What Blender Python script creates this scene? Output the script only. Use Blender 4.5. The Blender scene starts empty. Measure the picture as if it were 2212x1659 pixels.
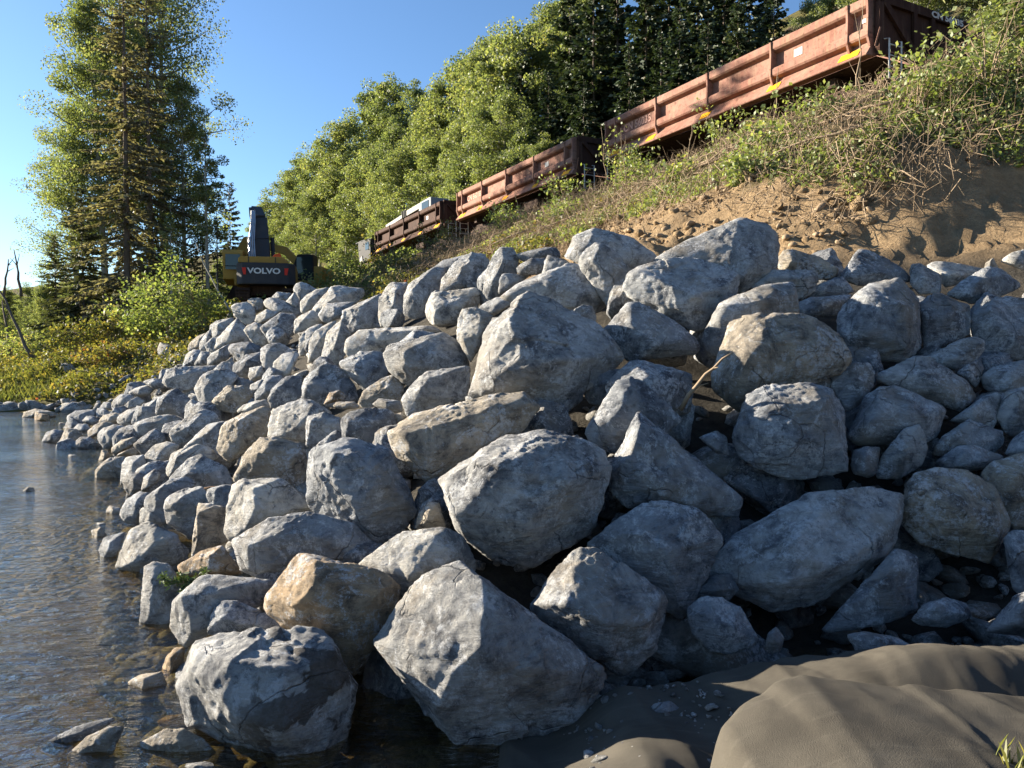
import bpy, bmesh, math, random
import numpy as np
from mathutils import Vector, Matrix, Euler
R = math.radians
S = bpy.context.scene
COL = S.collection

# ---------------------------------------------------------------- camera, world, sun, exposure
CAM_Z = 2.2
F = 1659.0                      # focal length in the pixels of a 2212 x 1659 view of the place
PITCH = math.atan(69.5 / F)
cd = bpy.data.cameras.new('camera'); cam = bpy.data.objects.new('camera', cd); COL.objects.link(cam)
cd.sensor_width = 36; cd.lens = 27.0; cd.clip_start = 0.05; cd.clip_end = 4000
cam.location = (0, 0, CAM_Z); cam.rotation_euler = (R(90) - PITCH, 0, 0)
S.camera = cam
SUN_EL, SUN_AZ = 17.0, 21.0     # degrees above the horizon; degrees beyond due left
sdir = Vector((-math.cos(R(SUN_AZ)) * math.cos(R(SUN_EL)), math.sin(R(SUN_AZ)) * math.cos(R(SUN_EL)), math.sin(R(SUN_EL))))
sl = bpy.data.lights.new('sun', 'SUN'); sl.energy = 5.0; sl.angle = R(0.55); sl.color = (1.0, 0.89, 0.72)
so = bpy.data.objects.new('sun', sl); COL.objects.link(so)
so.rotation_euler = sdir.to_track_quat('Z', 'Y').to_euler(); so.location = (-30, 10, 40)
W = bpy.data.worlds.new('World'); S.world = W; W.use_nodes = True
wn = W.node_tree; wn.nodes.clear()
wo = wn.nodes.new('ShaderNodeOutputWorld'); wb = wn.nodes.new('ShaderNodeBackground'); ws = wn.nodes.new('ShaderNodeTexSky')
ws.sky_type = 'NISHITA'; ws.sun_disc = False; ws.sun_elevation = R(SUN_EL)
ws.sun_rotation = math.atan2(sdir.x, sdir.y)
ws.altitude = 300; ws.air_density = 1.0; ws.dust_density = 0.35; ws.ozone_density = 4.5
wb.inputs['Strength'].default_value = 0.058
wn.links.new(ws.outputs[0], wb.inputs[0]); wn.links.new(wb.outputs[0], wo.inputs[0])
S.view_settings.view_transform = 'Standard'; S.view_settings.look = 'None'
S.view_settings.exposure = 1.98; S.view_settings.gamma = 1.0
S.render.engine = 'CYCLES'
S.cycles.max_bounces = 8; S.cycles.transparent_max_bounces = 12; S.cycles.use_denoising = True
S.cycles.caustics_reflective = False; S.cycles.caustics_refractive = False

# ---------------------------------------------------------------- helpers
rnd = random.Random(7)
def at(u, v, Y):
    """The point seen at (u, v) of the 2212 x 1659 view, Y metres ahead of the viewer."""
    a = (u - 1106) / F; b = (829.5 - v) / F
    dy = math.cos(PITCH) + b * math.sin(PITCH); dz = -math.sin(PITCH) + b * math.cos(PITCH)
    t = Y / dy
    return Vector((a * t, Y, CAM_Z + dz * t))
def tag(o, label=None, cat=None, group=None, kind=None):
    if label: o['label'] = label
    if cat: o['category'] = cat
    if group: o['group'] = group
    if kind: o['kind'] = kind
    return o
def empty(name, loc=(0, 0, 0), rz=0.0, parent=None):
    o = bpy.data.objects.new(name, None); COL.objects.link(o); o.location = loc; o.rotation_euler = (0, 0, rz)
    o.empty_display_size = 0.2
    if parent: o.parent = parent
    return o
def link(name, me, m=None, parent=None, smooth=False):
    o = bpy.data.objects.new(name, me); COL.objects.link(o)
    if m is not None:
        for x in (m if isinstance(m, (list, tuple)) else [m]): me.materials.append(x)
    if smooth: me.shade_smooth()
    if parent: o.parent = parent
    return o
def npmesh(name, V, Fc):
    """Mesh from numpy arrays; Fc is (n, k) with one k for all faces."""
    V = np.asarray(V, dtype=np.float32); Fc = np.asarray(Fc, dtype=np.int32)
    me = bpy.data.meshes.new(name); n, k = Fc.shape
    me.vertices.add(len(V)); me.vertices.foreach_set('co', V.ravel())
    me.loops.add(n * k); me.loops.foreach_set('vertex_index', Fc.ravel())
    me.polygons.add(n); me.polygons.foreach_set('loop_start', np.arange(0, n * k, k, dtype=np.int32))
    me.update(calc_edges=True)
    return me
class MB:
    """Collects boxes, tubes and prisms and builds them as one mesh."""
    def __init__(s): s.v = []; s.f = []
    def add(s, vs, fs):
        b = len(s.v); s.v += [tuple(x) for x in vs]; s.f += [tuple(i + b for i in f) for f in fs]; return s
    def box(s, c, d, rot=None, bev=0.0):
        bm = bmesh.new(); bmesh.ops.create_cube(bm, size=1)
        bmesh.ops.scale(bm, vec=d, verts=bm.verts)
        if bev: bmesh.ops.bevel(bm, geom=bm.edges[:], offset=bev, segments=2, affect='EDGES', profile=0.6)
        M = Matrix.Translation(c) @ (Euler(rot).to_matrix().to_4x4() if rot else Matrix())
        bm.transform(M); bm.verts.ensure_lookup_table()
        s.add([v.co for v in bm.verts], [[v.index for v in f.verts] for f in bm.faces]); bm.free(); return s
    def tube(s, pts, r, n=8, caps=True):
        pts = [Vector(p) for p in pts]; rs = r if isinstance(r, (list, tuple)) else [r] * len(pts)
        vs = []; fs = []
        up0 = None
        for i, p in enumerate(pts):
            d = (pts[min(i + 1, len(pts) - 1)] - pts[max(i - 1, 0)]).normalized()
            a = Vector((0, 0, 1)) if abs(d.z) < 0.9 else Vector((1, 0, 0))
            x = d.cross(a).normalized(); y = d.cross(x)
            if up0 is not None and x.dot(up0) < 0: x, y = -x, -y
            up0 = x
            for k in range(n):
                t = 2 * math.pi * k / n
                vs.append(p + x * math.cos(t) * rs[i] + y * math.sin(t) * rs[i])
        for i in range(len(pts) - 1):
            for k in range(n):
                fs.append((i * n + k, i * n + (k + 1) % n, (i + 1) * n + (k + 1) % n, (i + 1) * n + k))
        if caps:
            fs.append(tuple(range(n))[::-1]); fs.append(tuple((len(pts) - 1) * n + k for k in range(n)))
        s.add(vs, fs); return s
    def prism(s, poly, axis, a, b):
        """A polygon in the two other axes, extruded along axis from a to b."""
        n = len(poly)
        def P(p, t):
            q = list(p); q.insert(axis, t); return q
        s.add([P(p, a) for p in poly] + [P(p, b) for p in poly],
              [tuple(range(n))[::-1], tuple(range(n, 2 * n))] + [(i, (i + 1) % n, n + (i + 1) % n, n + i) for i in range(n)])
        return s
    def build(s, name, m=None, parent=None, smooth=False, bev=0.0):
        me = bpy.data.meshes.new(name); me.from_pydata(s.v, [], s.f)
        bm = bmesh.new(); bm.from_mesh(me); bmesh.ops.recalc_face_normals(bm, faces=bm.faces[:])
        if bev: bmesh.ops.bevel(bm, geom=[e for e in bm.edges if e.is_manifold and e.calc_face_angle(0) > 0.5], offset=bev, segments=2, affect='EDGES', profile=0.6)
        bm.to_mesh(me); bm.free()
        return link(name, me, m, parent, smooth)
# value noise on arrays
_T = np.random.RandomState(3).rand(64, 64, 64).astype(np.float32)
def noise(P):
    i = np.floor(P).astype(np.int64); f = P - i; f = f * f * (3 - 2 * f)
    x0, y0, z0 = (i[:, k] & 63 for k in range(3)); x1, y1, z1 = ((i[:, k] + 1) & 63 for k in range(3))
    fx, fy, fz = f[:, 0], f[:, 1], f[:, 2]
    a = _T[x0, y0, z0] * (1 - fx) + _T[x1, y0, z0] * fx; b = _T[x0, y1, z0] * (1 - fx) + _T[x1, y1, z0] * fx
    c = _T[x0, y0, z1] * (1 - fx) + _T[x1, y0, z1] * fx; d = _T[x0, y1, z1] * (1 - fx) + _T[x1, y1, z1] * fx
    return ((a * (1 - fy) + b * fy) * (1 - fz) + (c * (1 - fy) + d * fy) * fz) * 2 - 1
def fbm(P, o=4, g=0.5):
    s = 0; a = 1.0; t = 0
    for k in range(o):
        s = s + a * noise(P * (2.03 ** k) + 17.3 * k); t += a; a *= g
    return s / t

# ---------------------------------------------------------------- materials
class NT:
    def __init__(s, name):
        s.m = bpy.data.materials.new(name); s.m.use_nodes = True; s.t = s.m.node_tree; s.t.nodes.clear()
        s.out = s.n('ShaderNodeOutputMaterial')
    def n(s, t, **kw):
        x = s.t.nodes.new(t)
        for k, v in kw.items():
            if k == 'i':
                for a, b in v.items(): s.put(x.inputs[a], b)
            else: setattr(x, k, v)
        return x
    def put(s, sock, v):
        if hasattr(v, 'is_output'): s.t.links.new(v, sock)
        else: sock.default_value = v
    def noise(s, vec, scale, detail=5, rough=0.55, dist=0.0):
        return s.n('ShaderNodeTexNoise', i={'Vector': vec, 'Scale': scale, 'Detail': detail, 'Roughness': rough, 'Distortion': dist}).outputs['Fac']
    def ramp(s, fac, stops, interp='LINEAR'):
        r = s.n('ShaderNodeValToRGB'); s.put(r.inputs[0], fac); r.color_ramp.interpolation = interp
        e = r.color_ramp.elements
        while len(e) < len(stops): e.new(0.5)
        for x, (p, c) in zip(e, stops):
            x.position = p; x.color = (c if isinstance(c, tuple) else (c, c, c)) + (1,)
        return r.outputs[0]
    def mix(s, fac, a, b, mode='MIX'):
        x = s.n('ShaderNodeMix', data_type='RGBA', blend_type=mode)
        s.put(x.inputs[0], fac); s.put(x.inputs[6], a if hasattr(a, 'is_output') else tuple(a) + (1,)); s.put(x.inputs[7], b if hasattr(b, 'is_output') else tuple(b) + (1,))
        return x.outputs[2]
    def math(s, op, a, b=0.0):
        x = s.n('ShaderNodeMath', operation=op); s.put(x.inputs[0], a); s.put(x.inputs[1], b); return x.outputs[0]
    def bump(s, h, strength, dist, normal=None):
        x = s.n('ShaderNodeBump', i={'Height': h, 'Strength': strength, 'Distance': dist})
        if normal is not None: s.put(x.inputs['Normal'], normal)
        return x.outputs[0]
    def done(s, sh): s.t.links.new(sh, s.out.inputs[0]); return s.m
    def bsdf(s, col, rough=0.8, normal=None, metal=0.0, spec=0.3):
        b = s.n('ShaderNodeBsdfPrincipled', i={'Roughness': rough, 'Metallic': metal, 'Specular IOR Level': spec})
        s.put(b.inputs['Base Color'], col if hasattr(col, 'is_output') else tuple(col) + (1,))
        if normal is not None: s.put(b.inputs['Normal'], normal)
        return b.outputs[0]
def coord(t, k='Object'): return t.n('ShaderNodeTexCoord').outputs[k]
def plain(name, c, rough=0.6, metal=0.0, var=0.25, scale=6.0, dirt=(0.10, 0.08, 0.06), dirt_amt=0.35):
    """Painted or bare surface with soft variation and dirt."""
    t = NT(name); o = coord(t)
    a = t.noise(o, scale, 6, 0.65); b = t.noise(o, scale * 0.3, 4, 0.6)
    col = t.mix(t.ramp(a, [(0.3, 0.0), (0.75, var)]), c, tuple(min(1, x * 1.5) for x in c))
    col = t.mix(t.ramp(b, [(0.5, 0.0), (0.75, dirt_amt)]), col, dirt)
    return t.done(t.bsdf(col, max(rough, 0.6) if not metal else rough, t.bump(a, 0.15, 0.02), metal, 0.08 if not metal else 0.3))

def rock_mat(stain=False):
    t = NT('stained_grey_rock' if stain else 'fractured_grey_rock'); o = coord(t); oi = t.n('ShaderNodeObjectInfo')
    off = t.n('ShaderNodeVectorMath', operation='MULTIPLY_ADD', i={0: oi.outputs['Random'], 1: (37.0, 51.0, 23.0), 2: o}).outputs[0]
    big = t.noise(off, 1.6, 6, 0.65, 0.3)
    mid = t.noise(off, 4.2, 10, 0.76, 0.35)
    fine = t.noise(off, 26.0, 8, 0.78)
    st = t.n('ShaderNodeMapping', i={'Vector': off, 'Rotation': (0.5, 0.7, 0.3), 'Scale': (1.5, 1.5, 9.0)}).outputs[0]
    layer = t.noise(st, 2.6, 8, 0.74, 0.25)
    base = oi.outputs['Color']
    c = t.mix(t.ramp(mid, [(0.38, 0.0), (0.48, 0.55), (0.60, 1.0)]), t.mix(1.0, base, (0.29, 0.31, 0.355), 'MULTIPLY'), t.mix(1.0, base, (1.27, 1.28, 1.28), 'MULTIPLY'))
    # tan weathering in broad patches, white calcite scuffs and thin veins
    c = t.mix(t.ramp(big, [(0.51, 0.0), (0.65, 0.55)]), c, (0.34, 0.285, 0.21))
    scuff = t.math('MULTIPLY', t.ramp(t.noise(off, 3.4, 11, 0.82, 0.5), [(0.505, 0.0), (0.55, 1.0)]), t.ramp(fine, [(0.44, 0.05), (0.54, 1.0)]))
    c = t.mix(t.math('MULTIPLY', scuff, 0.78), c, (0.66, 0.67, 0.68))
    vein = t.n('ShaderNodeTexVoronoi', feature='DISTANCE_TO_EDGE', i={'Vector': t.n('ShaderNodeVectorMath', operation='MULTIPLY_ADD', i={0: t.n('ShaderNodeTexNoise', i={'Vector': off, 'Scale': 3.0, 'Detail': 4}).outputs['Color'], 1: (0.6, 0.6, 0.6), 2: off}).outputs[0], 'Scale': 2.1}).outputs[0]
    vm = t.math('MULTIPLY', t.ramp(vein, [(0.0, 1.0), (0.011, 0.0)]), t.ramp(mid, [(0.45, 0.0), (0.6, 0.7)]))
    c = t.mix(vm, c, (0.6, 0.6, 0.58))
    pit = t.ramp(t.noise(off, 15.0, 8, 0.75), [(0.36, 0.75), (0.43, 0.0)])
    c = t.mix(t.math('MULTIPLY', pit, t.ramp(big, [(0.35, 1.0), (0.6, 0.35)])), c, (0.06, 0.063, 0.072))
    dark = t.math('MULTIPLY', t.ramp(layer, [(0.30, 1.0), (0.42, 0.0)]), 0.5)
    c = t.mix(dark, c, (0.075, 0.08, 0.09))
    if stain:     # dark damp-looking crust in blotches on the lower front
        sn_ = t.ramp(t.noise(o, 2.1, 6, 0.6, 0.6), [(0.52, 0.0), (0.545, 1.0)])
        lowx = t.n('ShaderNodeMapRange', i={'Value': t.n('ShaderNodeSeparateXYZ', i={0: o}).outputs[0], 'From Min': -0.12, 'From Max': 0.12}).outputs[0]
        c = t.mix(t.math('MULTIPLY', t.math('MULTIPLY', sn_, lowx), 0.8), c, (0.055, 0.042, 0.03))
    crk = t.n('ShaderNodeTexVoronoi', feature='DISTANCE_TO_EDGE', i={'Vector': t.n('ShaderNodeVectorMath', operation='MULTIPLY_ADD', i={0: t.n('ShaderNodeTexNoise', i={'Vector': off, 'Scale': 2.2, 'Detail': 6}).outputs['Color'], 1: (0.45, 0.45, 0.45), 2: off}).outputs[0], 'Scale': 1.5}).outputs[0]
    cm = t.math('MULTIPLY', t.ramp(crk, [(0.0, 1.0), (0.011, 0.0)]), t.ramp(t.noise(off, 1.9, 3), [(0.46, 0.0), (0.58, 1.0)]))
    c = t.mix(t.math('MULTIPLY', cm, 0.5), c, (0.04, 0.04, 0.042))
    hgt = t.math('ADD', t.math('MULTIPLY', layer, 0.9), t.math('ADD', t.math('MULTIPLY', mid, 0.7), t.math('MULTIPLY', fine, 0.42)))
    vo = t.n('ShaderNodeTexVoronoi', feature='F1', i={'Vector': t.n('ShaderNodeVectorMath', operation='MULTIPLY_ADD', i={0: t.n('ShaderNodeTexNoise', i={'Vector': off, 'Scale': 5.0, 'Detail': 5}).outputs['Color'], 1: (0.35, 0.35, 0.35), 2: off}).outputs[0], 'Scale': 5.5}).outputs['Color']
    chip = t.n('ShaderNodeSeparateColor', i={0: vo}).outputs[0]
    hgt = t.math('SUBTRACT', t.math('ADD', hgt, t.math('MULTIPLY', chip, 0.30)), t.math('MULTIPLY', cm, 0.5))
    return t.done(t.bsdf(c, 0.86, t.bump(hgt, 1.0, 0.075), 0.0, 0.25))
ROCK = rock_mat(); ROCK_STAIN = rock_mat(True)
# ---------------------------------------------------------------- the riprap slope: distance of its face along each line of sight
CTRL = [(60,905,26),(100,950,19.2),(210,1020,14),(230,1150,9.4),(250,1200,8.3),(310,1340,6.3),(400,1560,4.56),(600,1640,4.15),
(1000,1600,4.25),(1320,1450,4.6),(1500,1400,4.8),(1800,1300,5.3),(2200,1280,5.3),(1130,1200,5.45),(1130,1000,6.1),(1180,880,6.9),(1180,700,8.6),(1200,600,10.6),(1130,560,13),
(1560,700,8.3),(1560,560,9.6),(1560,480,10.2),(1690,800,7.2),(1700,950,6.4),(1700,1170,5.7),(1450,1050,5.9),(2100,1150,5.8),(2100,900,7),(2100,700,8.6),(2100,580,10.6),(1850,620,9.3),(1800,545,11.5),
(980,600,16.5),(830,640,22),(700,640,28),(560,660,33),(480,690,32),(380,780,28),(300,840,26.5),(150,890,27),(950,800,9.6),(800,800,12.5),(650,800,16),(500,800,20.5),(400,850,20),(300,920,18.5),
(750,1000,7.4),(600,1000,8.8),(450,1000,10.5),(300,980,14),(450,1150,7.4),(350,1150,8.3),(700,1130,6.3),(750,1300,5.1),(650,1180,6.0),(550,1200,6.0),(450,1300,5.7),(1000,1150,5.6),(900,1200,5.4),(1050,1350,4.8),(1250,1330,5.0)]
def rbf(P, val, k=1):
    P = np.array(P, float); D = np.linalg.norm(P[:, None] - P[None], axis=2) ** k
    n = len(P); A = np.zeros((n + 3, n + 3)); A[:n, :n] = D - (1e-3 if k == 1 else 0) * np.eye(n) * D.mean(); A[:n, n] = 1; A[:n, n + 1:] = P; A[n, :n] = 1; A[n + 1:, :n] = P.T
    w = np.linalg.solve(A, np.concatenate([val, np.zeros(3)]))
    def f(Q):
        Q = np.atleast_2d(np.array(Q, float)); r = np.empty(len(Q))
        for a in range(0, len(Q), 20000):
            q = Q[a:a + 20000]; r[a:a + 20000] = (np.linalg.norm(q[:, None] - P[None], axis=2) ** k) @ w[:n] + w[n] + q @ w[n + 1:]
        return r
    return f
_fy = rbf([(a, b) for a, b, _ in CTRL], np.log([c for _, _, c in CTRL]))
def slope_Y(u, v): return float(math.exp(_fy([(u, v)])[0]))

# viewing windows in which the outlines below were measured: x0, y0, scale (source pixels of a 2977 wide view)
WIN = dict(A=(540,780,3.16),B=(100,1100,3.16),C=(1300,620,3.16),D=(2277,680,3.16),E=(2077,1100,2.458),F=(900,800,2.074),G=(1800,600,1.8437),H=(0,1500,1.8433),I=(1000,1400,1.1189),J=(0,900,2.212),Z=(0,0,0.743))
COLS = dict(g=(0.36,0.352,0.337),b=(0.285,0.293,0.303),t=(0.40,0.34,0.262),d=(0.205,0.21,0.22),p=(0.46,0.435,0.39),o=(0.42,0.30,0.185),w=(0.10,0.095,0.085),k=(0.40,0.398,0.39))
CNAME = dict(g='grey',b='blue-grey',t='tan',d='dark grey',p='pale',o='orange-tan',w='wet dark',k='pale grey')
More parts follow.
